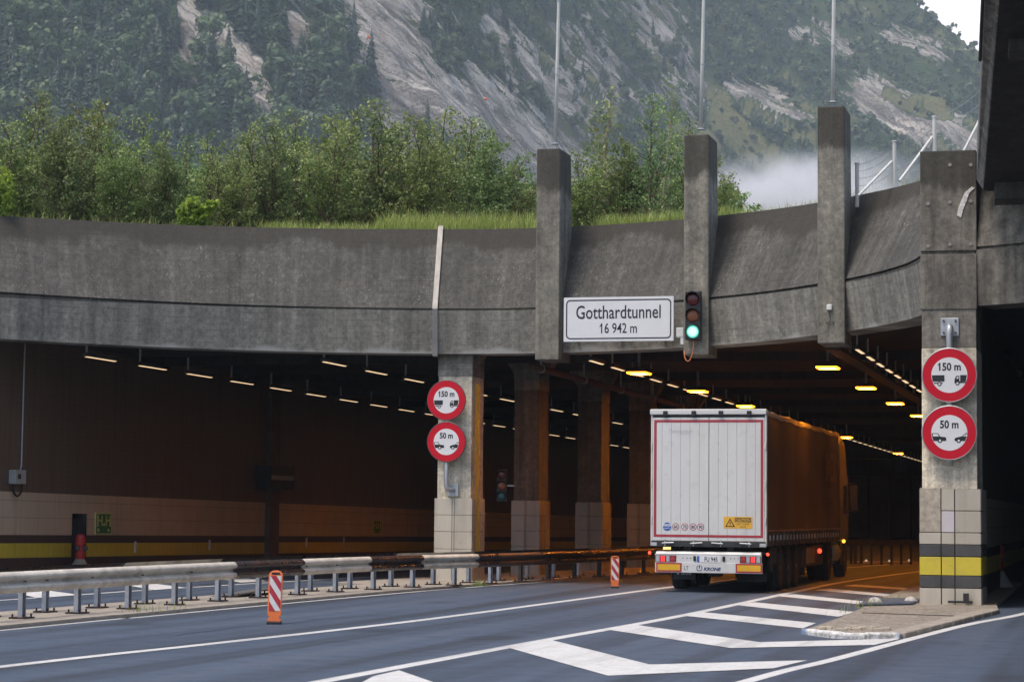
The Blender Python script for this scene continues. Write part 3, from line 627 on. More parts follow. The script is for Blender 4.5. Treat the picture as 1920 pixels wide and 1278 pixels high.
js.add(P_, [(2*i, 2*i+1, 2*i+3, 2*i+2) for i in range(6)] + [(12,13,1,0),(0,2,4,6,8,10,12),(13,11,9,7,5,3,1)]); js.build('joint_strip', M['strip'], portal)
for (x, y) in ((-12.88, 52.0), (-9.10, 50.72), (-5.70, 47.75)):
    pm_ = MB(); pm_.prism([(y, 5.28), (y+1.2, 5.28), (y+1.27, 8.5), (y+1.12, 10.29), (y, 10.29)], x-.285, x+.285, 'x'); pm_.build('pylon', M['pylon'], portal, bevel=.025)
AB = max(i for i in range(len(CUR)) if CUR[i][0] < -25.95)
sweep(0, AB, [(.4,-6.6,0),(.4,.06,0),(1.0,.06,0),(1.0,-6.6,0)]).build('abutment_wall', M['conc'], portal)
# roof slab and its earth
inner = [CUR[i] + CN[i]*.75 for i in range(len(CUR))]
poly = [(p[0], p[1]) for p in inner] + [(-3.0,44.5),(-2.2,44.6),(1,43),(8,40),(14,40),(14,170),(-30,170),(-46,60)]
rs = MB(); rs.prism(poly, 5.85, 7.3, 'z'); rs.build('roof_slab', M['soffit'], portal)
flat('roof_earth', [(CUR[i][0]+CN[i][0]*1.3, CUR[i][1]+CN[i][1]*1.3) for i in range(len(CUR))] + [(14,44.5),(14,170),(-30,170),(-46,60)], 8.43, M['soil'], thick=1.2)
# downstand beams under the slab
for y in (58, 66, 74, 82, 92, 104, 120):
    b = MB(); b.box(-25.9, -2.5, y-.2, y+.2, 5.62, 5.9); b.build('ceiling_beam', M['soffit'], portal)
# lintel over the far right-hand bore
RC = spl([(-2.46,43.32),(-1.5,43.0),(.2,42.1),(3,39.6),(6.5,35.4),(10,29)], 5); RN = normals(RC)
sweep(0, len(RC)-1, [(.05,0,0),(.0,1.05,0),(.08,1.06,0),(.08,1.10,0),(.02,1.11,0),(.5,3.0,0),(.95,3.0,0),(.95,0,0)], RC, RN).build('side_lintel', M['block'], portal)

M['grey_plug'] = pbr('grey_plug', (.26,.25,.23), .9)
# right-hand pier
pier = thing('portal_pier', 'tall concrete pier with yellow and black tile bands between the two right-hand openings', 'pier', (-2.95, 43.9, 0))
b = MB(); b.box(-3.49,-2.45,43.3,45.2,6.66,8.56); b.box(-3.47,-2.47,43.34,45.15,6.6,6.66); b.box(-3.49,-2.45,43.3,45.2,5.56,6.6); b.build('head_block', M['block'], pier, bevel=.012)
b = MB(); b.box(-3.47,-2.47,43.32,45.1,4.83,5.56); b.build('upper_shaft', M['conc'], pier)
b = MB(); b.box(-3.475,-2.465,43.315,45.1,2.2,4.83); b.build('shaft', M['shaft'], pier, bevel=.01)
b = MB()                                               # lime scar running down the head block
sc_ = [(1828,352),(1817,362),(1812,378),(1806,392),(1802,408),(1794,404),(1797,390),(1803,374),(1809,361),(1822,350)]
b.prism([(onY(*p, 43.29).x, onY(*p, 43.29).z) for p in sc_], 43.285, 43.305, 'y'); b.build('lime_scar', pbr('lime_white', (.62,.60,.57), .9, var=.4, scale=18, bump=.6), pier)
b = MB()
for px, py in ((1781,309),(1820,309),(1740,382),(1781,379),(1820,377),(1740,461),(1781,458),(1820,457)):
    p = onY(px, py, 43.29); b.lathe([(.034,43.285),(.025,43.3)], (p.x,0,p.z), 'y', 12)
b.build('tie_hole_plug', M['grey_plug'], pier)
t = MB(); t.box(-3.50,-2.43,43.29,45.0,.0,2.2,4)
cols = [(-3.525,-3.135),(-3.115,-2.885),(-2.865,-2.40)]
rows = [(.0,.36,0),(.375,.59,1),(.605,.94,2),(.955,1.165,1),(1.18,1.385,0),(1.40,1.79,0),(1.805,2.2,0)]
for ri, (z0, z1, k) in enumerate(rows):
    for ci, (x0, x1) in enumerate(cols):
        if ci == 0 and ri >= 5: t.box(x0+.01, x1, 43.262, 43.4, z0, z1+.02, 5); continue
        kk = 3 if (ci == 1 and ri == 5) else k
        t.box(x0, x1, 43.255, 43.45, z0, z1, kk)
    for y0 in (43.46, 44.0, 44.54): t.box(-3.535, -3.3, y0, y0+.52, z0, z1, k); t.box(-2.6, -2.39, y0, y0+.52, z0, z1, k)
t.build('tile_cladding', [M['tile'], M['tile_dark'], M['tile_yel'], M['tile_lil'], M['grout'], M['rubble']], pier, bevel=.006)
b = MB(); b.box(-3.0,-2.55,43.12,43.2,.1,.14); b.box(-2.72,-2.62,43.1,43.2,.1,.28); b.build('foot_bracket', M['black'], pier)

# left bore and its walls
def wall_strip(mb, X, y0, y1, z0, z1, face, drop=.008):
    d0, d1 = drop*(y0-50), drop*(y1-50)
    vv = [(X, y0, z0-d0), (X, y1, z0-d1), (X, y1, z1-d1), (X, y0, z1-d0)]; uv = [(y0, z0), (y1, z0), (y1, z1), (y0, z1)]
    mb.add(vv, [(0,1,2,3) if face > 0 else (3,2,1,0)], 0, uv)
lw = thing('tunnel_wall', 'long tile-clad left wall with yellow and dark bands inside the left bore', 'wall', (-25.9, 60, 0))
b = MB()
wall_strip(b, -25.9, 47.9, 54.0, -.1, 6.0, 1); wall_strip(b, -25.9, 54.0, 54.86, 1.6, 6.4, 1); wall_strip(b, -25.9, 54.86, 170, -.6, 6.8, 1)
b.build('cladding', M['wall'], lw)
b = MB(); b.box(-26.6,-25.97,47.9,53.98,-.1,6); b.box(-26.6,-25.97,54.88,170,-.1,6); b.box(-26.6,-26.3,53.98,54.88,-.1,6); b.box(-26.3,-25.95,53.98,54.0,-.1,1.62); b.box(-26.3,-25.95,54.86,54.88,-.1,1.62); b.box(-26.3,-25.93,53.98,54.88,1.6,1.66); b.build('niche', M['soot_shade'], lw)
b = MB(); b.box(-25.9,-25.72,67.8,68.6,-.2,5.8); b.build('pilaster', pbr('brown_pilaster', (.13,.095,.07), .8, var=.2), lw)
b = MB()
for y in (57.9, 63.2, 71.6, 75.4): b.box(-25.9,-25.87,y,y+.09,.52,.82)
b.build('reflector', M['plaster'], lw)
bw = thing('tunnel_wall', 'dim panelled back wall deep inside the right bore', 'wall', (-10, 165, 0))
b = MB(); b.box(-27,12,165,166,-.1,6.2)
for i in range(26): b.box(-26+i*1.5,-26+i*1.5+1.42,164.9,165.05,.3,4.7,1)
b.build('cladding', [M['soot_shade'], M['wall'] if False else pbr('grey_panel', (.20,.20,.17), .6, var=.2, scale=.6)], bw)
dw = thing('tunnel_wall', 'brown dividing wall behind the right-hand pier', 'wall', (-2.8, 80, 0))
b = MB(); b.box(-3.25,-2.62,45.2,165,-.1,6); b.build('core', M['soot_shade'], dw); b = MB(); wall_strip(b, -2.605, 45.1, 165, 0, 5.9, 1, 0); wall_strip(b, -3.265, 45.1, 165, 0, 5.9, -1, 0); b.build('cladding', M['wall'], dw)
rw = MB(); rw.box(8.6, 9.2, 20, 166, -.1, 6); tag(rw.build('tunnel_wall', M['soot_shade']), 'sooty outer wall of the far right bore beyond the dark opening', 'wall')

# columns between the two carriageways
def column(x, y, wd, dp_, label, first):
    c = thing('tunnel_column', label, 'column', (x+wd/2, y+dp_/2, 0), 'columns between the two bores')
    x1, y1 = x+wd, y+dp_
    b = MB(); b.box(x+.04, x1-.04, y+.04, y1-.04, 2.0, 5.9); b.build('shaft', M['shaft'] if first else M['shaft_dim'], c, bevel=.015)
    b = MB(); b.box(x+.03, x1-.03, y+.03, y1-.03, 0, 2.0, 1)
    for z0, z1 in ((0,.40),(.41,.81),(.82,1.22),(1.23,1.62),(1.63,2.02)):
        for xa, xb in ((x-.01, x+wd*.47-.005), (x+wd*.47+.005, x+wd*.53-.005), (x+wd*.53+.005, x1+.01)): b.box(xa, xb, y-.01, y+.1, z0, z1)
        for ya, yb in ((y+.0, y+dp_*.5-.005), (y+dp_*.5+.005, y1)): b.box(x1-.1, x1+.012, ya+.012, yb, z0, z1); b.box(x-.012, x+.1, ya+.012, yb, z0, z1)
    b.build('tile_cladding', [M['tile'] if first else M['tile_dimmed'], M['grout']], c, bevel=.006)
    b = MB()
    for s, xx in ((-1, x+.04), (1, x1-.04)): b.prism([(xx, 5.25), (xx+s*.32, 5.75), (xx+s*.32, 5.88), (xx, 5.88)], y+.3, y1-.3, 'y')
    b.build('corbel', M['conc'], c)
    b = MB(); b.box(x+.03, x1-.03, y+.03, y1-.03, 4.95, 5.92); b.build('head', M['conc'], c)
    if first:
        b = MB(); b.box(x1-.02, x1+.018, y+.42, y+.68, .72, 2.03); b.box(x1-.06, x1-.03, y+.42, y+.68, 2.03, 4.8); b.build('yellow_stripe', M['tile_yel'], c)
    return c
M['tile_dimmed'] = pbr('dimmed_tile', (.24,.225,.20), .4, var=.1, scale=1.2, dirt=(.1,.085,.065), dirtamt=.5, dscale=1.6, streak=True)  # same tile darkened in colour for the weak light inside; dirt streaks on top
M['shaft_dim'] = concrete('dimmed_column_concrete', base=(.075,.068,.058), boards=False)  # column concrete darkened to stand for the dim light deeper in
CT = ['cream tiled column nearest the portal with two round signs and a yellow stripe', 'tiled column second from the portal behind the guard rail', 'tiled column third from the portal, right of the unlit signal', 'dim tiled column fourth from the portal, left of the lorry']
for i, (pa_, pb2, y) in enumerate([(815,884,52.75),(959,1011,58.6),(1079,1129,64.5),(1176,1219,70.4)]):
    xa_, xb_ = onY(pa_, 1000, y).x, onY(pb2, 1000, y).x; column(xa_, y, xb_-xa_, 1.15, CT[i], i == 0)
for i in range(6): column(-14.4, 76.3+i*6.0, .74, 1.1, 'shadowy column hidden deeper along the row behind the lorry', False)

# overhanging canopy at the top right
cn = thing('overhead_canopy', 'dark concrete canopy slab leaning over the right edge with a lit outer rim', 'canopy', (1, 39, 7.4))
e1f, e1n = dp(1831,338,42.6), dp(1852,-120,33.5); e2f, e2n = dp(1843,357,42.3), dp(1884,-120,33.2)
Rr = Vector((13, 0.5, 0)); Uu = Vector((.0, .25, .85))
b = MB(); b.add([e1f, e1n, e2n, e2f, e2f+Rr, e2n+Rr, e1f+Rr+Uu, e1n+Rr+Uu, e1f+Uu*.9, e1n+Uu*.9],
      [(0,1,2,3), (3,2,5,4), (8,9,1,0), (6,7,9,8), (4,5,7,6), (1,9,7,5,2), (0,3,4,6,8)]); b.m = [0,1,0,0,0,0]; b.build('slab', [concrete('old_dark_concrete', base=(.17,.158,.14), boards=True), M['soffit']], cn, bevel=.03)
under = M['soffit']; b = MB(); dn = Vector((0,-.05,-.10))  # near-black underside face and sheet have the slab's shade painted in
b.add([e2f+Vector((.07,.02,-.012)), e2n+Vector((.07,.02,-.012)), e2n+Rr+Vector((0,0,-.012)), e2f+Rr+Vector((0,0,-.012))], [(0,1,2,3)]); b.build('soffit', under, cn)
for k, (f, hgt) in enumerate(((.01,.30),(.62,.2),(.9,.22))):
    p = e2f.lerp(e2n, f)+Vector((.2,0,-.02)); a = (e2n-e2f).normalized()*.34; d = Vector((0,0,-hgt)); b = MB()
    b.add([p, p+a, p+a+d, p+d, p+Rr, p+a+Rr, p+a+d+Rr, p+d+Rr], [(3,2,1,0),(4,5,6,7),(0,1,5,4),(1,2,6,5),(2,3,7,6),(3,0,4,7)]); b.build('cross_rib', M['soot_shade'], cn)  # ribs darkened in colour for the dim light under the slab
b = MB(); q = [e1f.lerp(e1n, f)+Vector((-.03,-.03,0)) for f in (.55,.75,.95)]; b.tube(q, .03, 8); b.build('drain_pipe', M['black'], cn)

# ================================================================== TRAFFIC SIGNS AND SIGNALS
s = thing('tunnel_name_sign', 'white rectangular sign reading Gotthardtunnel 16 942 m on the portal', 'sign', (-11.13, 51.75, 5.69))
y = 50.98; x0, x1, z0, z1 = onY(1057,600,y).x, onY(1263,600,y).x, onY(1160,639.5,y).z, onY(1160,556.5,y).z; mx_ = (x0+x1)/2; zu = (z1-z0)/1.035
b = MB(); b.box(x0, x1, y, y+.04, z0, z1); b.build('panel', M['signwhite'], s, bevel=.004)
def rrect(x0, x1, z0, z1, r, n=6):
    pts = []
    for cx, cz, a0 in ((x1-r, z0+r, -90), (x1-r, z1-r, 0), (x0+r, z1-r, 90), (x0+r, z0+r, 180)):
        for i in range(n+1): a = R(a0+90*i/n); pts.append((cx+r*math.cos(a), cz+r*math.sin(a)))
    return pts
o_, i_ = rrect(x0+.055, x1-.055, z0+.055, z1-.055, .10), rrect(x0+.083, x1-.083, z0+.083, z1-.083, .075)
b = MB(); nn = len(o_); b.add([(p[0], y-.003, p[1]) for p in o_] + [(p[0], y-.003, p[1]) for p in i_], [(k, (k+1)%nn, (k+1)%nn+nn, k+nn) for k in range(nn)]); b.build('border', M['ink'], s)
b = MB(); b.text('Gotthardtunnel', mx_, z0+.535*zu, .44*zu, y-.003, xs=.735, bold=.004); b.text('16 942 m', mx_, z0+.195*zu, .33*zu, y-.003, xs=.72, bold=.003, flag=True); b.build('lettering', M['ink'], s)
b = MB()
for x, yy in ((-12.2,52.4),(-11.1,52.1),(-10.0,51.7)): b.box(x-.03, x+.03, y+.04, yy, z0+.1, z0+.16); b.box(x-.03, x+.03, y+.04, yy+.1, z0+.8, z0+.86)
b.build('bracket', M['steel'], s)

def circ(cx, cz, r, n=40, a0=0, a1=360): return [(cx+r*math.cos(R(a0+(a1-a0)*i/n)), cz+r*math.sin(R(a0+(a1-a0)*i/n))) for i in range(n if a1-a0 == 360 else n+1)]
def clipc(poly, r):                                    # keep a pictogram inside the white disc
    return [((p[0], p[1]) if math.hypot(*p) <= r else (p[0]*r/math.hypot(*p), p[1]*r/math.hypot(*p))) for p in poly]
def round_sign(cx, y, cz, r, what, label, rimmat):
    t = thing('round_sign', label, 'sign', (cx, y, cz-r), 'minimum distance signs')
    b = MB(); b.lathe([(r*1.0, y+.03), (r*1.015, y+.0), (r*.985, y-.012), (r*.97, y-.004)], (cx,0,cz), 'y', 56); b.build('rim', rimmat, t, smooth=False)
    b = MB(); b.lathe([(r*.972, y-.002), (r*.968, y-.008)], (cx,0,cz), 'y', 56); b.build('red_ring', M['signred'], t)
    ri = r*.655; b = MB(); b.lathe([(ri, y-.009), (ri, y-.0105)], (cx,0,cz), 'y', 48); b.build('white_disc', M['signwhite'], t)
    b = MB(); yy = y-.013; S = ri
    def pl(pts, m=0, dy=0): b.add([(cx+p[0]*S, yy-dy, cz+p[1]*S) for p in pts], [tuple(range(len(pts)))], m)
    def fan(pts, m=0, dy=0):
        A = sum(pts[i][0]*pts[(i+1)%len(pts)][1]-pts[(i+1)%len(pts)][0]*pts[i][1] for i in range(len(pts))); pl(pts if A > 0 else pts[::-1], m, dy)
    def wheel(x, z, rr_): fan(circ(x, z, rr_, 20)); fan(circ(x, z, rr_*.52, 16), 1, .0015)
    if what == 150:
        b.text('150 m', cx, cz+.27*S, .60*S, yy, xs=.86, bold=.006, flag=True)
        fan([(-.97,0),(-.27,0),(-.27,-.36),(-.93,-.36)]); fan([(-.87,-.42),(-.34,-.42),(-.40,-.48),(-.85,-.48)]); wheel(-.55, -.50, .12)
        fan([(.60,0),(.97,0),(.91,-.36),(.60,-.36)]); fan([(.28,-.42),(.30,-.20),(.40,-.04),(.55,-.04),(.56,-.36),(.92,-.38),(.90,-.45),(.28,-.45)]); fan([(.38,-.20),(.44,-.10),(.51,-.10),(.51,-.20)], 1, .0015); wheel(.45, -.46, .12)
    else:
        b.text('50 m', cx, cz+.27*S, .60*S, yy, xs=.86, bold=.006)
        fan([(-.98,-.10),(-.90,-.20),(-.60,-.20),(-.22,-.24),(-.17,-.30),(-.17,-.44),(-.24,-.46),(-.88,-.46)]); fan([(-.98,-.02),(-.63,-.02),(-.50,-.22),(-.94,-.22)]); fan([(-.91,-.06),(-.66,-.06),(-.57,-.20),(-.91,-.20)], 1, .0015); wheel(-.52, -.44, .13)
        fan([(.29,-.44),(.29,-.32),(.40,-.26),(.66,-.20),(.96,-.20),(.87,-.46),(.32,-.46)]); fan([(.66,-.22),(.93,-.0),(.99,-.02),(.99,-.08),(.76,-.22)]); fan([(.74,-.20),(.95,-.05),(.97,-.1),(.83,-.20)], 1, .0015); wheel(.52, -.44, .13)
    b.build('lettering', [M['ink'], M['signwhite']], t)
    return t
# pair on the right-hand pier
yR = 43.12; cA, cB = onY(1780,703,yR), onY(1780,811,yR); rA = .505
round_sign(cA.x, yR, cA.z, rA, 150, 'red-rimmed round 150 m lorry distance sign on the right-hand pier', M['signback'])
round_sign(cB.x, yR, cB.z, rA, 50, 'red-rimmed round 50 m car distance sign on the right-hand pier', M['signback'])
pp = thing('sign_bracket', 'grey elbow pipe with square wall plate above the signs on the right-hand pier', 'bracket', (cA.x, 43.25, cA.z))
zt = onY(1780,612,43.2).z
b = MB(); b.tube([(cA.x, 43.19, cB.z-.62), (cA.x, 43.19, zt-.12), (cA.x, 43.195, zt-.03), (cA.x, 43.23, zt), (cA.x, 43.32, zt)], .062, 12); b.build('pipe', M['steel'], pp, smooth=True)
b = MB(); b.box(cA.x-.17, cA.x+.17, 43.285, 43.325, zt-.17, zt+.17); b.build('wall_plate', M['steel'], pp, bevel=.01)
b = MB(); [b.lathe([(.022,43.25),(.022,43.29)], (cA.x+i*.11,0,zt+j*.11), 'y', 8) for i in (-1,1) for j in (-1,1)]; b.build('bolt', M['signrim_dark'], pp)
# pair on the left column
yL = 52.5; cA, cB = onY(837,750,yL), onY(837,828,yL); rL = 37.6*(cA-EYE).dot(FW)/F
round_sign(cA.x, yL, cA.z, rL, 150, 'red-rimmed round 150 m lorry distance sign on the left column', M['signrim_dark'])
round_sign(cB.x, yL, cB.z, rL, 50, 'red-rimmed round 50 m car distance sign on the left column', M['signrim_dark'])
pp = thing('sign_bracket', 'grey elbow pipe with square plate below the signs on the left column', 'bracket', (cA.x, 52.6, cA.z))
zl = onY(845,918,52.6).z
b = MB(); b.tube([(cA.x, 52.56, cA.z+.3), (cA.x, 52.56, zl+.1), (cA.x+.03, 52.57, zl+.02), (cA.x+.1, 52.6, zl), (cA.x+.14, 52.75, zl)], .055, 12); b.build('pipe', M['steel'], pp, smooth=True)
b = MB(); b.box(cA.x-.02, cA.x+.26, 52.72, 52.80, zl-.15, zl+.15); b.build('wall_plate', M['steel'], pp, bevel=.01)

def signal(x, y, z0, wd, hg, lit, label, hood=True):
    t = thing('traffic_light', label, 'traffic light', (x, y, z0)); d = hg/3
    b = MB(); b.box(x-wd/2, x+wd/2, y, y+.16, z0, z0+hg); b.build('housing', M['black'], t, bevel=.02)
    for k, m in enumerate((M['lens_green'] if lit else M['lens_gdark'], M['lens_amber'], M['lens_red'])):
        zc = z0 + d*(k+.5); r = wd*.41
        b = MB(); b.lathe([(r*1.0,y-.002),(r*.95,y-.02),(r*.7,y-.035),(r*.3,y-.042)], (x,0,zc), 'y', 28); b.build('lens', m, t, smooth=True)
        b = MB(); ro, ri = r*1.14, r*1.03; n = 22; vv = []; A0, A1 = -25, 205
        for i in range(n+1):
            a = R(A0+(A1-A0)*i/n); fr = .16 if hood else .1; dep = fr*(.35+.65*max(0, math.sin(a)))
            for rad, yy in ((ro, y), (ro, y-dep), (ri, y-dep), (ri, y)): vv.append((x+rad*math.cos(a), yy, zc+rad*math.sin(a)))
        b.add(vv, [(4*i+j, 4*i+(j+1)%4, 4*(i+1)+(j+1)%4, 4*(i+1)+j) for i in range(n) for j in range(4)]); b.build('visor', M['black'], t)
    return t
tl = signal(-9.13, 50.5, 5.60, .36, 1.10, True, 'black traffic light showing green on the middle pylon')
b = MB(); b.box(-9.2,-9.0,50.66,50.73,5.8,6.4); b.build('mounting', M['steel'], tl)
b = MB(); b.tube(spl([(-9.12,50.55,5.6),(-9.13,50.55,5.4),(-9.18,50.55,5.2),(-9.25,50.55,5.12),(-9.32,50.57,5.2),(-9.345,50.6,5.36)], 5), .012, 6); b.build('cable', M['cable'], tl, smooth=True)
t2 = signal(onY(941,910,58.5).x, 58.5, onY(941,940,58.5).z, .285, .85, False, 'dark unlit traffic light beside the second column', False)
p = onY(951,910,58.55); b = MB(); b.box(p.x-.03,p.x+.0,58.52,58.58,p.z-.42,p.z+.42); b.box(p.x-.02,p.x+.2,58.53,58.72,p.z-.02,p.z+.02); b.build('bracket', M['steel'], t2)
jb = thing('junction_box', 'small white junction box left of the green traffic light', 'box', (-9.47,50.75,5.6))
b = MB(); b.box(-9.55,-9.385,50.72,50.9,5.68,5.90); b.build('body', M['plaster'], jb, bevel=.01)
b = MB(); b.box(-9.455,-9.385,50.73,50.9,5.52,5.68); b.build('lower_body', M['plaster'], jb)
sb = thing('sensor_box', 'little white sensor box with dangling wire on the right-hand pylon', 'sensor', (-5.68,47.7,6.2))
p = onY(1555,576,47.7); b = MB(); b.box(p.x-.055,p.x+.055,47.66,47.75,p.z-.06,p.z+.06); b.build('body', M['plaster'], sb, bevel=.015)
b = MB(); b.tube(spl([(p.x,47.73,p.z-.05),(p.x+.01,47.73,p.z-.28),(p.x-.07,47.72,p.z-.33),(p.x+.06,47.72,p.z-.36),(p.x+.08,47.72,p.z-.3),(p.x-.02,47.73,p.z-.29)], 5), .007, 5); b.build('wire', M['black'], sb)

# poles on the pylons
for i, (xb, xt, yb, px, dpth, lab) in enumerate([(1041,1052,279,0,53.4,'slim pale pole rising from the left pylon'),(1314,1323,253,0,51.2,'slim pale pole rising from the middle pylon'),(1561,1565.5,200,0,47.7,'slim pale pole rising from the right-hand pylon')]):
    p, q = dp(xb, yb, dpth), dp(xt, -160, dpth); p.z = 10.28
    t = thing('pylon_pole', lab, 'pole', p, 'poles on the pylons')
    b = MB(); b.tube([p, p.lerp(q,.33), p.lerp(q,.66), q], [.043,.041,.037,.033], 10); b.build('shaft', M['pole'], t, smooth=True)
    b = MB(); [b.tube([p.lerp(q,f), p.lerp(q,f+.006)], .05, 10) for f in (.30,.62)]; b.build('collar', M['steel'], t)
    b = MB(); b.lathe([(.09,10.285),(.09,10.30),(.055,10.32)], (p.x,p.y,0), 'z', 12); b.build('base', M['steel'], t)
# wire fence on the parapet
fe = thing('wire_fence', 'galvanised post and wire fence leaning along the right-hand parapet', 'fence', (-4.4,48.5,8.5))
FP = [(dp(1607,362,49.0), dp(1607,308,49.0)), (dp(1677,338,48.3), dp(1677,266,48.3)), (dp(1752,292,46.5), dp(1752,220,46.5)), (dp(1858,270,45.5), dp(1856,150,45.5))]
for a, c in FP:
    b = MB(); b.tube([a-Vector((0,0,.3)), c], .042, 10); b.tube([c, c+Vector((0,0,.03))], .055, 10); b.build('post', M['pole'], fe)
for a, c in ((dp(1624,352,47.6), dp(1672,303,48.3)), (dp(1701,320,45.9), dp(1748,257,46.5)), (dp(1808,282,45.0), dp(1842,215,45.2))):
    b = MB(); b.tube([a-(c-a)*.3, c], .028, 10); b.build('brace', M['pole'], fe)
b = MB()
for f in (.97,.75,.5,.25):
    pts = [a.lerp(c, f) for a, c in FP]; W = []
    for i in range(len(pts)-1):
        for k in range(6): W.append(pts[i].lerp(pts[i+1], k/6) - Vector((0,0,.10*math.sin(math.pi*k/6))))
    b.tube(W+[pts[-1]], .005, 4)
for i in range(3):
    for k in range(12):
        u = k/12; b.tube([FP[i][0].lerp(FP[i+1][0], u), FP[i][1].lerp(FP[i+1][1], u)], .002, 3)
b.build('wire', M['steel'], fe)

# ================================================================== GUARD RAILS
PATH = [np.array(p) for p in spl([(-15.55,10),(-15.55,26),(-15.5,36),(-15.3,42),(-14.85,46.5),(-14.05,50.3),(-13.55,54),(-13.05,58),(-12.3,64),(-11.2,70),(-9.6,77),(-7.6,84)], 10)]
ALEN = [0.0]
for i in range(1, len(PATH)): ALEN.append(ALEN[-1] + float(np.linalg.norm(PATH[i]-PATH[i-1])))
def at_len(L):
    i = int(np.searchsorted(ALEN, L)); i = min(max(i, 1), len(PATH)-1); t = (L-ALEN[i-1])/(ALEN[i]-ALEN[i-1]); p = PATH[i-1]*(1-t)+PATH[i]*t
    d = PATH[i]-PATH[i-1]; d = d/np.linalg.norm(d); return p, d
WP = [(-.02,-.155),(.005,-.152),(.055,-.105),(.062,-.075),(.05,-.05),(-.015,-.018),(-.022,0),(-.015,.018),(.05,.05),(.062,.075),(.055,.105),(.005,.152),(-.02,.155)]
def w_beam(mb, L0, L1, off, zc, side=1, m=0, lap=0.0):
    n = max(2, int((L1-L0)/.4)+1); vv = []
    for i in range(n+1):
        p, d = at_len(L0+(L1-L0)*i/n); nr = np.array((d[1], -d[0]))
        for o_, z_ in WP: q = p + nr*(off + side*(o_+lap)); vv.append((q[0], q[1], zc+z_))
    k = len(WP); N0 = len(vv)
    for i in range(n+1):
        p, d = at_len(L0+(L1-L0)*i/n); nr = np.array((d[1], -d[0]))
        for o_, z_ in WP: q = p + nr*(off + side*(o_+lap-.006)); vv.append((q[0], q[1], zc+z_))
    fs = [(i*k+j, i*k+j+1, (i+1)*k+j+1, (i+1)*k+j) for i in range(n) for j in range(k-1)]
    fs += [tuple(reversed(tuple(N0+x for x in f))) for f in fs]
    mb.add(vv, fs, m)
def Lof(px):                                           # arc length where the rail top passes a photo column
    best = min(range(4000), key=lambda i: abs(px_of(at_len(ALEN[-1]*i/4000)[0]) - px)); return ALEN[-1]*best/4000
def px_of(p):
    v = Vector((p[0], p[1], .74)) - EYE; return CX + F*v.dot(RT)/v.dot(FW)
def post(parent, p, d, off, h=.62, m=None):
    nr = np.array((d[1], -d[0])); q = p + nr*off; b = MB(); e = .06
    c = lambda a, n_: (q[0]+d[0]*a+nr[0]*n_, q[1]+d[1]*a+nr[1]*n_)
    b.prism([c(-e,-.035), c(e,-.035), c(e,.035), c(e-.012,.035), c(e-.012,-.028), c(-e+.012,-.028), c(-e+.012,.035), c(-e,.035)], .06, h, 'z')
    o = b.build('post', m or M['post'], parent)
    b = MB(); b.prism([c(-.16,-.13), c(.16,-.13), c(.16,.13), c(-.16,.13)], .06, .085, 'z')
    for a in (-.12,.12):
        for n_ in (-.09,.09): b.lathe([(.016,.085),(.016,.13)], (*c(a,n_),0), 'z', 6)
    b.build('base_plate', M['rail_dark'], o)
fr = thing('guard_rail', 'front corrugated guard rail of alternating pale and dark sections beside the near lane', 'guard rail', (-15.5, 36, .06))
segs = [(-700,-160,'rail'),(-160,72,'rail'),(72,252,'rail'),(252,424,'rail'),(424,562,'rail_dark'),(562,680,'rail'),(680,788,'rail_dark'),(788,882,'rail'),(882,930,'rail_dark'),(930,1000,'rail_brown'),(1000,1290,'rail_dark')]
for i, (a, c, m) in enumerate(segs):
    b = MB(); La = Lof(a) if a > -500 else 2.0; w_beam(b, La-.12, Lof(c)+.12, .10, .60, 1, 0, .006*(i % 2)); o = b.build('beam', M[m], fr, smooth=True)
b = MB()
for px in (72,252,424,562,680,788,882,30,157,345,620,735,840):
    p, d = at_len(Lof(px)); nr = np.array((d[1], -d[0])); q = p+nr*(.10+.05)
    for z_ in (.6,): b.lathe([(.028,0),(.022,.02)], (q[0], q[1], z_), 'z', 8)
b.build('bolt', M['rail_dark'], fr)
for i in range(36):
    L = 6.0 + i*1.85
    if L < ALEN[-1]-2: p, d = at_len(L); post(fr, p, d, 0.0, .66, M['post'] if p[1] < 52 else M['chassis'])
b = MB(); w_beam(b, 2, ALEN[-1]-2, .03, .62, 1)
rr2 = thing('guard_rail', 'rear guard rail standing just behind the front one along the median', 'guard rail', (-16.2, 36, .06))
for k in range(16):
    L0 = 2+k*4.0
    if L0+4 < ALEN[-1]-16: b = MB(); w_beam(b, L0, L0+4.1, -.75, .62, -1, 0, .004*(k % 2)); b.build('beam', M['rail_dark'] if k % 3 else M['rail'], rr2, smooth=True)
for i in range(24):
    L = 6.15 + i*1.85
    if L < ALEN[-1]-18: p, d = at_len(L); post(rr2, p, d, -.62)
mb_ = MB(); p = gp(455,1122); mb_.prism([(p.x-.5,p.y-.6),(p.x+.25,p.y-.9),(p.x+.35,p.y+1.2),(p.x-.35,p.y+1.4)], .10, .125, 'z'); o = mb_.build('loose_plate', pbr('weathered_plate', (.12,.11,.10), .8, var=.4, scale=12)); o.rotation_euler = (R(2), R(-6), 0); tag(o, 'weathered tilted cover plate lying on the median under the rail', 'cover plate')

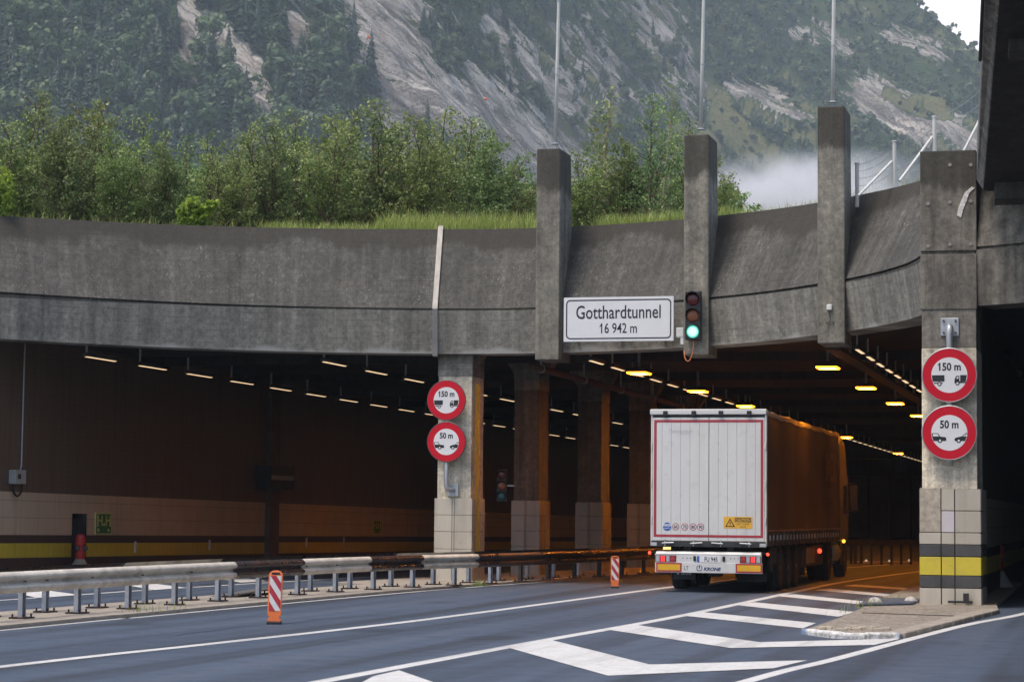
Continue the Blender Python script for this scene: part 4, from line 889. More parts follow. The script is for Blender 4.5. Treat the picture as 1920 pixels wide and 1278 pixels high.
# warning beacons
def beacon(px, py, hgt, label):
    g = gp(px, py); t = thing('warning_beacon', label, 'beacon', g, 'striped lane beacons'); w_ = .125*hgt/.95
    s_ = hgt/.95; x, y = 0, 0
    b = MB(); b.prism([(-w_*1.0,0),(w_*1.0,0),(w_*1.0,.05*s_),(-w_*1.0,.05*s_)], -.13, .13, 'y'); b.build('foot', M['black'], t, local=True, bevel=.01)
    b = MB(); b.prism([(-w_*.9,.045*s_),(w_*.9,.045*s_),(w_*.95,.08*s_),(w_*.75,.10*s_),(w_*.75,.13*s_),(w_*.98,.16*s_),(w_*.98,.20*s_),(w_,.22*s_)] + [(w_*math.cos(R(a)), (.86+.09*math.sin(R(a)))*s_) for a in range(0,181,15)] + [(-w_,.22*s_),(-w_*.98,.2*s_),(-w_*.98,.16*s_),(-w_*.75,.13*s_),(-w_*.75,.10*s_),(-w_*.95,.08*s_)], -.03, .03, 'y'); b.build('body', M['orange'], t, local=True, bevel=.006)
    b = MB(); b.prism(rrect(-w_*.6,w_*.6,.875*s_,.915*s_,.018*s_,4), -.034, -.0305, 'y'); b.build('grip_slot', M['black'], t, local=True)
    b = MB(); ww = w_*.80; z0, z1 = .235*s_, .855*s_; b.prism([(-ww,z0),(ww,z0),(ww,z1),(-ww,z1)], -.033, -.03, 'y', 0)
    def clipz(pts):
        out = []
        for lim, sgn in ((z0, 1), (z1, -1)):
            out = []
            for i in range(len(pts)):
                a, c = pts[i], pts[(i+1) % len(pts)]; ia, ic = (a[1]-lim)*sgn >= 0, (c[1]-lim)*sgn >= 0
                if ia: out.append(a)
                if ia != ic: k = (lim-a[1])/(c[1]-a[1]); out.append((a[0]+(c[0]-a[0])*k, lim))
            pts = out
        return pts
    st = .155*s_
    for k in range(6):
        zz = z1 - st*(2*k) + .02*s_; pts = clipz([(-ww, zz+st*.95-st), (ww, zz-st*.95-st+.0), (ww, zz-st*.95), (-ww, zz+st*.95)])
        if len(pts) >= 3: b.add([(p[0], -.0355, p[1]) for p in pts], [tuple(range(len(pts)))], 1)
    b.build('striped_face', [M['beacon_white'], M['beacon_red']], t, local=True)
    return t
b1 = beacon(514, 1169, .79, 'red and white striped beacon with orange base nearest the camera'); b1.rotation_euler = (0, R(1.2), R(16))
b2 = beacon(1153, 1101.5, .735, 'red and white striped beacon farther away, left of the lorry'); b2.rotation_euler.z = R(14)

# ================================================================== LORRY (x right, y forward from the rear doors, z up)
lorry = thing('articulated_lorry', 'white-doored articulated lorry with brown curtain sides driving into the tunnel', 'lorry', (-8.555, 49.3, 0))
LM = dict(local=True)
def part(mb, name, m, parent=None, **k): return mb.build(name, m, parent or lorry, local=True, **k)
b = MB(); b.box(-1.22,1.22,.06,13.55,1.06,1.16); b.box(-1.25,1.25,.10,.3,1.0,3.9); b.box(-1.22,1.22,13.3,13.55,1.06,3.9); part(b, 'trailer_body', M['chassis'])
for sx in (-1, 1):
    d = MB(); xs = (-1.235, .008) if sx < 0 else (.018, 1.235)
    n = 6; w_ = (xs[1]-xs[0])/n
    for i in range(n): d.box(xs[0]+i*w_+.002, xs[0]+(i+1)*w_-.002, -.03, .0, 1.12, 3.80, 0)
    d.box(xs[0]+.002, xs[1]-.002, -.018, .04, 1.125, 3.795, 1)
    do = part(d, 'rear_door', [M['white'], M['seam']], bevel=.0025)
    d = MB(); xo, xi = (-1.205, .008) if sx < 0 else (1.205, .018)
    a, c = min(xo, xi), max(xo, xi); d.box(a, c, -.0335, -.031, 3.695, 3.75); d.box(a, c, -.0335, -.031, 1.195, 1.25)
    e0, e1 = (xo, xo+.058) if sx < 0 else (xo-.058, xo); d.box(e0, e1, -.0335, -.031, 1.25, 3.695); part(d, 'reflective_tape', M['tape'], do)
    for xk in (-.95, -.32) if sx < 0 else (.28, .90):
        d = MB(); d.box(xk-.05, xk+.05, -.085, .02, 3.835, 3.945); part(d, 'lock_keeper', M['black'], do, bevel=.008)
        d = MB(); d.tube([(xk,-.04,1.0),(xk,-.04,1.14)], .018, 8); d.tube([(xk-.06,-.075,1.055),(xk+.05*sx,-.08,1.06),(xk-.2*sx,-.075,1.075)], .016, 6); part(d, 'lock_handle', M['steel'], do)
    for zz in (1.5, 2.3, 3.1): d = MB(); d.tube([(sx*1.255,-.035,zz),(sx*1.255,-.035,zz+.14)], .018, 8); part(d, 'hinge', M['white'], do)
    if sx < 0:
        d = MB(); d.text('Thermo liner', -.63, 3.47, .11, -.0345, xs=.9, shear=.3); part(d, 'faded_lettering', M['grey_paint'], do)
        d = MB(); d.text('Profi Liner', -.50, 3.425, .05, -.0345, xs=.9, shear=.2); part(d, 'faded_lettering', M['grey_paint'], do)
        for lab, xx in (('60',-.715),('70',-.515),('80',-.33),('90',-.165)):
            d = MB(); d.lathe([(.077,-.031),(.077,-.0335)], (xx,0,1.42), 'y', 28, 0); d.lathe([(.061,-.0335),(.061,-.035)], (xx,0,1.42), 'y', 28, 1); d.text(lab, xx, 1.385, .10, -.0365, xs=.85, bold=.003, m=2); part(d, 'speed_sticker', [M['tape'], M['signwhite'], M['ink']], do)
        d = MB(); d.lathe([(.092,-.031),(.092,-.0335)], (-.905,0,1.42), 'y', 28, 0); d.text('KNOX', -.905, 1.43, .065, -.035, bold=.004, m=1); 
        d.add([(-.97,-.035,1.385),(-.93,-.035,1.375),(-.88,-.035,1.39),(-.84,-.035,1.38),(-.84,-.035,1.392),(-.88,-.035,1.402),(-.93,-.035,1.387),(-.97,-.035,1.397)], [(0,1,6,7),(1,2,5,6),(2,3,4,5)], 1); part(d, 'round_sticker', [M['blue'], M['signwhite']], do)
    else:
        d = MB(); d.box(.34, .97, -.0335, -.031, 1.395, 1.65, 0)
        d.prism([(.375,1.43),(.59,1.43),(.4825,1.615)], -.035, -.0335, 'y', 1); d.prism([(.41,1.45),(.555,1.45),(.4825,1.575)], -.0365, -.035, 'y', 0)
        d.box(.472,.493,-.038,-.0365,1.485,1.54,1); d.box(.474,.491,-.038,-.0365,1.458,1.473,1); d.box(.585,.935,-.035,-.0335,1.535,1.625,1)
        d.text('CAUTION', .76, 1.55, .083, -.0365, xs=.86, bold=.003, m=0); d.text('LEFT HAND', .765, 1.473, .055, -.035, xs=.95, m=1); d.text('DRIVE', .765, 1.412, .05, -.035, xs=.95, m=1); part(d, 'caution_sticker', [M['caution'], M['ink']], do)
b = MB(); b.box(-1.275,-1.238,-.025,.12,1.02,3.86); b.box(1.238,1.275,-.025,.12,1.02,3.86); part(b, 'corner_post', M['white'], bevel=.006)
b = MB(); b.box(-1.295,1.275,-.06,.14,3.862,3.985); part(b, 'roof_end_rail', M['white'], bevel=.018)
b = MB(); b.box(-1.24,1.24,.0,.1,3.80,3.862); part(b, 'door_header', M['black'])
b = MB(); b.box(-1.26,1.26,-.05,.12,.985,1.115); part(b, 'rear_beam', M['chassis'], bevel=.01)
for s_ in (-1,1): b = MB(); b.box(s_*1.20-.07, s_*1.20+.07, -.062, -.04, 1.0, 1.075); part(b, 'corner_lamp', M['lens_grey'], bevel=.006)
# curtains: vinyl with slow vertical waves, skirt, straps
def roof_edge(y): return 3.93 + .012*math.sin(y*2.1)+.008*math.sin(y*5.3)
for sx in (-1, 1):
    b = MB(); ys = np.linspace(.12, 13.5, 90); zs = np.linspace(1.36, 3.86, 10); vv = []; off = 0
    for yv in ys:
        for zv in zs:
            bul = .011*math.sin(yv*math.pi*2/2.7)+.0015*math.sin(yv*5.1); vv.append((sx*(1.262+bul), yv, zv))
    k = len(zs); fs = [(i*k+j, (i+1)*k+j, (i+1)*k+j+1, i*k+j+1) for i in range(len(ys)-1) for j in range(k-1)]
    if sx < 0: fs = [tuple(reversed(f)) for f in fs]
    b.add(vv, fs); cu_ = part(b, 'side_curtain', M['curtain'], smooth=True)
    b = MB(); b.box(min(sx*1.25,sx*1.285), max(sx*1.25,sx*1.285), .1, 13.52, 1.335, 1.372); part(b, 'hem_band', M['fade_print'], cu_)
    b = MB(); vv = []
    for yv in ys:
        wv_ = .01*math.sin(yv*11)
        for zv in (1.02, 1.12, 1.24, 1.34): vv.append((sx*(1.255+wv_*(1.34-zv)*3), yv, zv + (.012*math.sin(yv*6) if zv < 1.05 else 0)))
    fs = [(i*4+j, (i+1)*4+j, (i+1)*4+j+1, i*4+j+1) for i in range(len(ys)-1) for j in range(3)]
    if sx < 0: fs = [tuple(reversed(f)) for f in fs]
    b.add(vv, fs); part(b, 'skirt', M['skirt'], cu_, smooth=True)
    b = MB()
    for i in range(24):
        yv = .4+i*.55; b.box(min(sx*1.262,sx*1.286), max(sx*1.262,sx*1.286), yv-.022, yv+.022, 1.04, 1.33, 0); b.box(min(sx*1.28,sx*1.31), max(sx*1.28,sx*1.31), yv-.035, yv+.035, 1.14, 1.25, 1)
    st_ = part(b, 'strap_row', [M['skirt'], M['buckle']], cu_); st_['kind'] = 'stuff'
    if sx > 0:
        b = MB(); b.text('IMEX', 11.5, 2.62, 1.05, 1.285, xs=.95, bold=.02, face='+x'); b.text('LOGISTICS', 11.3, 2.2, .32, 1.285, xs=.9, face='+x'); part(b, 'curtain_lettering', M['fade_print'], cu_)
b = MB(); ys = np.linspace(.1, 13.55, 70); vv = []
for yv in ys:
    z_ = roof_edge(yv)
    vv += [(-1.28,yv,z_-.10),(-1.275,yv,z_+.0),(-1.2,yv,z_+.035),(0,yv,z_+.05),(1.2,yv,z_+.035),(1.275,yv,z_),(1.28,yv,z_-.10)]
b.add(vv, [(i*7+j+7, i*7+j, i*7+j+1, i*7+j+8) for i in range(len(ys)-1) for j in range(6)] + [(0,1,2,3,4,5,6)]); part(b, 'roof_tarpaulin', pbr('roof_tarpaulin_grey', (.34,.33,.31), .4, var=.1))
# bumper with lamps
b = MB(); b.prism([(-.01,.885),(.30,.89),(.30,.83),(-.06,.83)], -1.15, 1.16, 'x'); b.box(-1.17,1.17,-.05,.02,.64,.83); part(b, 'light_bar', M['white'], bevel=.008)
bu = MB(); bu.box(-1.165,1.19,-.06,.0,.425,.645); bu = part(bu, 'bumper', M['white'], bevel=.006)
for xa, xb in ((-1.14,-.575),(.61,1.19)):
    b = MB(); b.box(xa, xb, -.066, -.06, .44, .64, 0); b.box(xa+.035, xb-.035, -.069, -.066, .475, .605, 1); part(b, 'reflector_panel', [M['tape'], M['amber_refl']], bu)
b = MB(); b.text('LT', -.475, .485, .125, -.062, xs=.75); part(b, 'lettering', M['ink'], bu)
b = MB(); b.text('KRONE', .09, .478, .098, -.062, xs=1.12, bold=.0045, shear=.25); cx_, cz_ = -.185, .53
for a0, a1 in ((115,245),(-65,65)):
    o1, i1 = circ(cx_, cz_, .066, 10, a0, a1), circ(cx_, cz_, .050, 10, a0, a1); pts = o1 + i1[::-1]; nn = len(o1)
    b.add([(p[0], -.062, p[1]) for p in pts], [(k, k+1, 2*nn-2-k, 2*nn-1-k) for k in range(nn-1)])
b.box(cx_-.012, cx_+.012, -.0635, -.062, .52, .595); b.box(cx_-.045, cx_+.045, -.0635, -.062, .468, .482); part(b, 'lettering', M['navy'], bu)
b = MB(); b.box(-.235,.285,-.064,-.05,.655,.795,0); b.box(-.235,-.185,-.0655,-.064,.66,.79,1); b.text('FU 945', .07, .678, .135, -.0665, xs=.74, bold=.002, m=2); part(b, 'number_plate', [M['signwhite'], M['blue'], M['ink']])
for xx in (-.29,.35): b = MB(); b.box(xx-.03,xx+.03,-.075,-.05,.68,.79); part(b, 'plate_lamp', M['black'], bevel=.01)
b = MB()
for xx in (-.55,-.46,-.38,.50,.58,.66): b.lathe([(.012,-.052),(.01,-.056)], (xx,0,.745), 'y', 10)
part(b, 'bolt_holes', M['black'])
for sx in (-1,1):
    b = MB(); b.box(min(sx*1.165,sx*.70), max(sx*1.165,sx*.70), -.058, -.05, .65, .80, 0)
    seg_ = [(1.15,1.06,1),(1.05,.93,2),(.92,.84,1),(.83,.72,3)]
    for a, c, m in seg_: b.box(min(sx*a,sx*c)+.004, max(sx*a,sx*c)-.004, -.066, -.058, .66, .79, m)
    for r_ in range(3):
        for c_ in range(2): b.lathe([(.019,-.066),(.014,-.072)], (sx*.99+(c_-.5)*.052, 0, .685+r_*.04), 'y', 10, 4)
    b.lathe([(.032,-.066),(.02,-.07)], (sx*.775,0,.715), 'y', 12, 4 if False else 3)
    part(b, 'tail_light', [M['chassis'], M['lens_grey'], M['tail_dim'], M['tail_dim'], M['tail_red']])
    b = MB(); b.tube([(sx*1.16,.1,.86),(sx*1.28,.02,.85)], .02, 8, 0); b.sphere((sx*1.30,-.0,.845), .035, 1, 10); part(b, 'outline_marker', [M['rubber'], M['mark_red']], smooth=True)
b = MB(); b.box(-1.02,-.86,.12,.17,.92,.975); part(b, 'amber_glow', emit('amber_emitter', (1,.55,.18), 1.3))  # small amber-emitting box below the rear beam
b = MB(); b.box(-.82,-.35,.35,.37,.27,.44,0); b.text('KRONE', -.55, .375, .06, .348, xs=1.1, bold=.003, m=1); b.lathe([(.026,.347),(.026,.349)], (-.73,0,.395), 'y', 14, 1); part(b, 'mudflap', [M['chassis'], M['signwhite']])
b = MB(); b.box(.55,1.2,.5,.54,.24,.45); b.box(.6,.66,.49,.5,.3,.32); part(b, 'mudflap', M['rubber'])
b = MB(); b.box(-.55,-.4,.1,13.2,.8,1.06); b.box(.4,.55,.1,13.2,.8,1.06); b.box(-.9,.9,.2,.34,.5,.66)
for yv in np.arange(1,13,1.4): b.box(-1.2,1.2,yv,yv+.1,.98,1.06)
for yv in (2.55,3.86,5.17): b.tube([(-1.0,yv,.52),(1.0,yv,.52)], .07, 10)
b.box(-.35,-.12,2.0,2.6,.30,.40); part(b, 'chassis_frame', M['chassis'])
for s_ in (-1,1): b = MB(); b.box(s_*1.16-.06,s_*1.16+.06,1.35,1.95,.62,.98); part(b, 'mudguard', M['rubber'])
b = MB(); b.box(1.18,1.23,.9,1.3,.45,1.0); part(b, 'side_bracket', M['rubber'])
def wheel(x, y, r=.505, wd=.36, twin=False, parent=None):
    o = None
    t = MB(); x0, x1 = x-wd/2, x+wd/2
    prof = [(r*.58,x0+.02),(r*.80,x0),(r*.95,x0+.02),(r,x0+.05)]
    for i in range(4): u = x0+.05+(wd-.1)*(i+.5)/4; prof += [(r,u-.028),(r-.014,u-.018),(r-.014,u+.0),(r,u+.012)]
    prof += [(r,x1-.05),(r*.95,x1-.02),(r*.80,x1),(r*.58,x1-.02)]
    t.lathe(prof, (0,y,r), 'x', 36); w0 = bpy.data.objects.new('wheel', None); COL.objects.link(w0); w0.parent = lorry
    part(t, 'tyre', M['rubber'], w0, smooth=False)
    s_ = 1 if x > 0 else -1; xe = x+s_*wd/2; h = MB(); h.lathe([(r*.58,xe-s_*.03),(r*.55,xe-s_*.02),(r*.50,xe-s_*.11),(r*.28,xe-s_*.10),(r*.22,xe-s_*.03),(r*.10,xe-s_*.02)], (0,y,r), 'x', 24); part(h, 'rim', M['steel'], w0, smooth=True)
for yv in (2.55,3.86,5.17):
    for sx in (-1,1): wheel(sx*1.06, yv)
for yv, wd in ((11.55,.58),(15.15,.32)):
    for sx in (-1,1): wheel(sx*(1.25-wd/2), yv, .50, wd)
b = MB(); b.box(-1.2,1.2,6.6,6.7,.55,1.0); b.box(1.12,1.22,6.2,10.2,.45,.95); b.box(-1.22,-1.12,6.2,10.2,.45,.95); part(b, 'side_underrun_guard', M['chassis'])
b = MB(); b.box(1.20,1.245,7.0,8.5,.52,.90); part(b, 'tool_locker', pbr('locker_beige', (.30,.26,.19), .5), bevel=.01)
b = MB(); b.sphere((1.26,9.3,.80), .06, 0, 10); part(b, 'side_marker', M['mark_red'], smooth=True)
b = MB(); b.sphere((1.27,14.6,1.0), .05, 0, 10); part(b, 'side_marker', M['mark_amber'], smooth=True)
b = MB(); b.box(.75,.95,8.6,8.8,.2,1.0); b.box(-.95,-.75,8.6,8.8,.2,1.0); part(b, 'landing_leg', M['chassis'])
# tractor
tr = MB(); tr.prism([(13.95,1.0),(16.15,1.0),(16.25,1.9),(16.1,2.6),(15.75,3.1),(15.2,3.75),(14.4,3.92),(13.95,3.7)], -1.23, 1.23, 'x'); cab_o = part(tr, 'tractor_cab', M['cab'], bevel=.06)
b = MB(); b.box(1.225,1.245,14.9,15.75,1.75,2.55); part(b, 'side_window', M['glass'], cab_o)
b = MB(); b.box(-1.2,1.2,13.92,13.95,2.2,2.7); part(b, 'rear_window', M['glass'], cab_o)
for sx in (-1,1):
    b = MB(); b.box(sx*1.42-.1, sx*1.42+.1, 15.75, 15.9, 1.85, 2.55); b.tube([(sx*1.2,15.8,2.6),(sx*1.42,15.82,2.6)], .025, 8); b.tube([(sx*1.2,15.8,1.82),(sx*1.42,15.82,1.82)], .025, 8); part(b, 'wing_mirror', M['black'], cab_o, bevel=.03)
b = MB(); b.box(-1.2,1.2,12.5,13.9,.45,.95); b.box(-1.24,1.24,14.0,14.5,.35,1.0); b.box(-.45,.45,10.6,16,.6,.95); part(b, 'tractor_chassis', M['chassis'])
for sx in (-1,1):
    b = MB(); b.tube([(sx*.95,12.45,.7),(sx*.95,13.85,.7)], .33, 18); part(b, 'fuel_tank', M['steel'])
    b = MB(); pts = circ(11.55, .5, .62, 14, 10, 170); b.prism(pts + [(p[0]+(11.55-p[0])*.05, p[1]-.03) for p in reversed(pts)], min(sx*.65,sx*1.24), max(sx*.65,sx*1.24), 'x'); part(b, 'wheel_arch', M['rubber'])
b = MB(); b.box(-1.0,-.6,10.4,10.45,.35,.75); b.box(.6,1.0,10.4,10.45,.35,.75); part(b, 'mudflap', M['rubber'])

# ================================================================== LAMPS
def lamp_proto(name, label, group, L, emat, wd=.13, hang=.42):
    t = thing(name, label, 'lamp', (0,0,0), group)
    b = MB(); b.box(-wd/2-.03, wd/2+.03, -L/2-.08, L/2+.08, .0, .08); part(b, 'housing', M['chassis'], t, bevel=.01)
    b = MB(); b.box(-wd/2, wd/2, -L/2, L/2, -.018, -.002); part(b, 'tube', emat, t, bevel=.01)
    b = MB(); [b.box(-.02,.02,yy-.02,yy+.02,.10,hang) for yy in (-L/2,)]; part(b, 'hanger', M['greybox'], t)
    return t
def row(label, group, X, Y0, dy, n, L, z=5.3, drop=0.0, skip=()):
    pr = None
    for i in range(n):
        if i in skip: continue
        o = lamp_proto('tube_lamp', label, group, L, M['fluor'], .085) if pr is None else copy_tree(pr); pr = pr or o
        o.location = (X, Y0+dy*i, z-drop*(dy*i))
row('slim lit tube lamp in the row along the left bore wall side', 'tube lamps of the outer left bore row', -23.75, 50.9, 3.1, 24, 1.62, 5.32, .004)
row('slim lit tube lamp in the row along the middle of the left bore', 'tube lamps of the inner left bore row', -18.6, 53.3, 3.33, 22, 1.6, 5.32, .003)
row('pale lit tube lamp in the right bore row beside the dangling duct', 'tube lamps of the left row in the right bore', -12.22, 54.4, 2.5, 40, 1.35, 5.38)
row('pale lit tube lamp in the row towards the right-hand pier', 'tube lamps of the right row in the right bore', -5.5, 51.5, 2.31, 30, 1.25, 5.38)
M['barrier_dark'] = pbr('lamp_housing_dark', (.02,.019,.018), .7)
sp_ = None
for i, (x, y) in enumerate([(-11.67,56.9),(-11.67,65.4),(-11.67,74.3),(-11.67,103.5),(-11.67,129.2),(-6.68,55.3),(-6.68,64.1),(-6.68,72.9),(-6.68,81.7),(-6.68,90.5)]):
    if sp_ is None:
        sp_ = thing('sodium_lamp', 'glowing orange lamp under the ceiling of the right bore', 'lamp', (0,0,0), 'orange lamps in the right bore')
        b = MB(); b.box(-.28,.28,-.38,.38,.03,.14); part(b, 'housing', M['barrier_dark'], sp_, bevel=.02)
        b = MB(); b.box(-.255,.255,-.34,.34,-.01,.028); part(b, 'lens', M['sodium'], sp_, bevel=.008)
        b = MB(); b.box(-.03,.03,-.03,.03,.16,.6); part(b, 'hanger', M['greybox'], sp_)
        o = sp_
    else: o = copy_tree(sp_)
    o.location = (x, y, 5.25)
dp_ = thing('cable_duct', 'rusty orange-lit pipe running above the column row', 'duct', (-14.0, 80, 5.3))
b = MB(); b.tube([(-13.9,54.6,5.3),(-13.9,112,5.3)], .085, 12); b.build('pipe', M['pipe'], dp_, smooth=True)
b = MB()
for y in np.arange(55.5, 90, 4.8): b.tube([(-13.9,y,5.3),(-13.9,y+.1,5.3)], .105, 12); b.box(-13.92,-13.88,y,y+.06,5.38,5.85)
b.build('clamp', M['steel'], dp_)
d2 = thing('cable_duct', 'flat cable tray between the orange lamps and the right tube lamps', 'duct', (-6.1, 80, 5.4))
b = MB(); b.box(-6.28,-5.95,51.5,112,5.42,5.50); b.build('tray', M['chassis'], d2)
b = MB()
for y in np.arange(52, 112, 3.0): b.box(-6.14,-6.08,y,y+.05,5.5,5.88)
b.build('hanger', M['greybox'], d2)

# ================================================================== WALL FITTINGS, HYDRANTS
def hydrant(x, y, z, s_, label, conemat):
    t = thing('hydrant', label, 'hydrant', (x, y, z))
    b = MB(); b.lathe([(.36*s_,0),(.36*s_,.06),(.13*s_,.42*s_),(.12*s_,.45*s_)], (0,0,0), 'z', 28); part(b, 'cone_base', conemat, t)
    b = MB(); b.lathe([(.115*s_,.44*s_),(.125*s_,.5*s_),(.125*s_,.62*s_),(.10*s_,.64*s_),(.10*s_,.78*s_),(.135*s_,.80*s_),(.135*s_,.98*s_),(.11*s_,1.05*s_),(.05*s_,1.08*s_)], (0,0,0), 'z', 20); part(b, 'barrel', M['red'], t, smooth=False)
    b = MB(); b.lathe([(.05*s_,.08*s_),(.06*s_,.18*s_),(.03*s_,.2*s_)], (0,0,.72*s_), 'x', 12); b.lathe([(.05*s_,-.1*s_),(.06*s_,-.19*s_),(.03*s_,-.2*s_)], (0,0,.72*s_), 'y', 12); part(b, 'valve_cap', M['signrim_dark'], t)
    return t
hp = onX(150, 1056, -25.55)
hydrant(-25.45, onX(150,1040,-25.45).y, -.03, 1.0, 'red hydrant on a pale cone in front of the dark wall niche', M['kerb'])
g = gp(1863, 1103); hydrant(g.x+.15, g.y-.6, 0, .98, 'shadowy hydrant on an orange-lit cone behind the right-hand pier', M['greybox'])
def emergency(y0, z0, w_, h_, label):
    t = thing('emergency_sign', label, 'sign', (-25.9, y0+w_/2, z0)); x = -25.87
    b = MB(); b.box(-25.9, x, y0, y0+w_, z0, z0+h_); part_ = b.build('panel', M['lime'], t)
    b = MB(); b.box(x, x+.004, y0+w_*.04, y0+w_*.96, z0+h_*.06, z0+h_*.93); b.build('green_field', M['green_sign'], t)
    b = MB(); X = x+.007
    def rc(a0, a1, c0, c1): b.add([(X, y0+w_*a0, z0+h_*c0), (X, y0+w_*a1, z0+h_*c0), (X, y0+w_*a1, z0+h_*c1), (X, y0+w_*a0, z0+h_*c1)], [(0,1,2,3)])
    rc(.08,.17,.36,.88); rc(.84,.93,.36,.88); rc(.17,.36,.60,.68); rc(.66,.84,.60,.68); rc(.33,.42,.40,.86); rc(.60,.68,.40,.86)
    def tri(*p): b.add([(X, y0+w_*a, z0+h_*c) for a, c in p], [tuple(range(len(p)))])
    tri((.42,.40),(.60,.40),(.51,.56)); tri((.10,.12),(.22,.12),(.22,.28),(.10,.28)); tri((.70,.14),(.88,.14),(.79,.30))
    b.build('pictogram', M['lime'], t)
emergency(55.35, 1.02, 1.0, .58, 'green emergency exit sign right of the red hydrant')
emergency(78.6, .90, .95, .5, 'dim green emergency sign far along the left wall')
wb = thing('switch_box', 'grey wall box with cable loop under a thin conduit on the left wall', 'box', (-25.8, 50.8, 2.2))
p0, p1 = onX(24,880,-25.8), onX(43,907,-25.8)
b = MB(); b.box(-25.9,-25.72,p0.y,p1.y,p1.z,p0.z); b.box(-25.722,-25.715,p0.y+.12,p0.y+.28,p0.z-.22,p0.z-.1,1); b.build('body', [M['greybox'], M['black']], wb, bevel=.015)
c_ = onX(46,720,-25.86); b = MB(); b.tube([(-25.87,p1.y-.05,p1.z+.3),(-25.87,p1.y+.03,p1.z+.45),(-25.87,p1.y+.05,c_.z+1)], .022, 8); b.build('conduit', M['steel'], wb)
b = MB(); b.tube(spl([(-25.8,p0.y+.02,p1.z),(-25.8,p0.y+.08,p1.z-.2),(-25.8,(p0.y+p1.y)/2,p1.z-.30),(-25.8,p1.y-.1,p1.z-.2),(-25.8,p1.y-.03,p1.z)], 5), .025, 6); b.build('cable_loop', M['black'], wb)
db_ = thing('display_box', 'dark hanging display box above the pilaster on the left wall', 'box', (-25.6, 68, 2.4))
b = MB(); b.box(-25.85,-25.4,66.9,69.1,2.35,3.1,0); b.box(-25.4,-25.39,67.0,69.0,2.66,2.8,1); b.build('case', [M['chassis'], M['greybox']], db_, bevel=.01)
M['barrier'] = pbr('dark_barrier_steel', (.012,.011,.011), .8)  # darkened base colour stands for the dim light at the far end
fb = thing('crash_barrier', 'low barred barrier crossing the far end of the right bore', 'barrier', (-7, 85, 0))
b = MB(); a, c = Vector((-9.2,79.8,0)), Vector((-2.9,90.5,0))
for i in range(22): p = a.lerp(c, i/21); b = MB(); b.box(p.x-.04,p.x+.04,p.y-.04,p.y+.04,0,.75); b.build('bar', M['barrier'], fb)
b = MB(); n = Vector((0,0,1)); b.add([a+n*.72,c+n*.72,c+n*.86,a+n*.86,a+n*.72+Vector((.06,-.04,0)),c+n*.72+Vector((.06,-.04,0)),c+n*.86+Vector((.06,-.04,0)),a+n*.86+Vector((.06,-.04,0))], [(4,5,6,7),(3,2,1,0),(7,6,2,3),(0,1,5,4)]); b.build('top_rail', M['barrier'], fb)
b = MB()
for px, py in ((1624,1055),(1668,1055.5),(1705,1054)): p = gp(px, py); b.sphere((p.x,p.y,.08), .055, 0, 10)
b.build('reflector', emit('glowing_reflector', (1,.95,.85), .25, (.8,.8,.8)), fb)  # emission stands in for light thrown back; reflectors are no lamps

# ================================================================== PLANTS ON THE ROOF
def leafy_tree(seed, stems, spread, density, leafsize):
    rg = np.random.default_rng(seed); wood = MB(); LV = []; LF = []; LT = []
    for s_ in range(stems):
        h = rg.uniform(.72, 1.0) if s_ else 1.0; ax, ay = rg.normal(0, spread*.45, 2) if s_ else rg.normal(0, .03, 2); pts = []
        for k in range(9):
            u = k/8; pts.append((ax*u**1.2+rg.normal(0,.012), ay*u**1.2+rg.normal(0,.012), h*u))
        wood.tube(pts, [.011*(1-.88*k/8)*(1 if s_ == 0 else .75)+.0012 for k in range(9)], 6, 0, False)
        nb = int(36*h)
        for bi in range(nb):
            u = .16+.84*(bi+rg.random())/nb; i = min(7, int(u*8)); f = u*8-i; p = np.array(pts[i])*(1-f)+np.array(pts[i+1])*f
            az = rg.uniform(0, 6.283); el = R(rg.uniform(15, 62)); L = (spread*(1.05-u)**.65*rg.uniform(.45,1.15)*(.5+.5*min(1, u*3.0)))+.035
            d = np.array((math.cos(az)*math.cos(el), math.sin(az)*math.cos(el), math.sin(el))); e = p + d*L; e[2] += -.02*L
            m_ = p + d*L*.5 + rg.normal(0, .012, 3)
            wood.tube([p, m_, e], [.0042*(1-u*.6), .0028*(1-u*.5), .0009], 4, 0, False)
            nl = int(density*L/.2*rg.uniform(.6,1.3)); shade = rg.normal(0, .13)
            for q in range(nl):
                v = rg.beta(2.2, 1.15); c = (p*(1-v)**2 + 2*m_*v*(1-v) + e*v*v) + rg.normal(0, .021, 3)*np.array((1,1,.8)); s2 = leafsize*rg.uniform(.6,1.25)
                a = rg.normal(size=3); a[2] -= .5; a /= np.linalg.norm(a); b_ = np.cross(a, rg.normal(size=3)); b_ /= np.linalg.norm(b_)+1e-6; k0 = len(LV)
                LV += [c-a*s2*.55, c-b_*s2*.36-a*s2*.05, c+a*s2*.6, c+b_*s2*.36-a*s2*.05]; LF.append((k0,k0+1,k0+2,k0+3))
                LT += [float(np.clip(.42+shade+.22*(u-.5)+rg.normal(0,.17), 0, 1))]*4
    cr = MB(); cr.v = LV; cr.f = LF; cr.m = [0]*len(LF); cr.u = [(0,0)]*len(LV); cr.t = LT; cr.hast = True
    return wood, cr
TP = []
for i, (st, spd, den, ls) in enumerate([(4,.31,42,.020),(5,.37,38,.021),(3,.28,44,.019),(6,.42,36,.022),(2,.25,44,.0165),(4,.34,40,.020),(2,.31,48,.0175)]):
    w_, c_ = leafy_tree(200+i, st, spd, den, ls)
    t = thing('young_tree', 'x', 'tree'); w_.build('trunk', M['bark_pale'] if i == 4 else M['bark'], t, local=True); c_.build('crown', M['birch'] if i % 3 else M['birch2'], t, local=True); t['used'] = 0; TP.append(t)
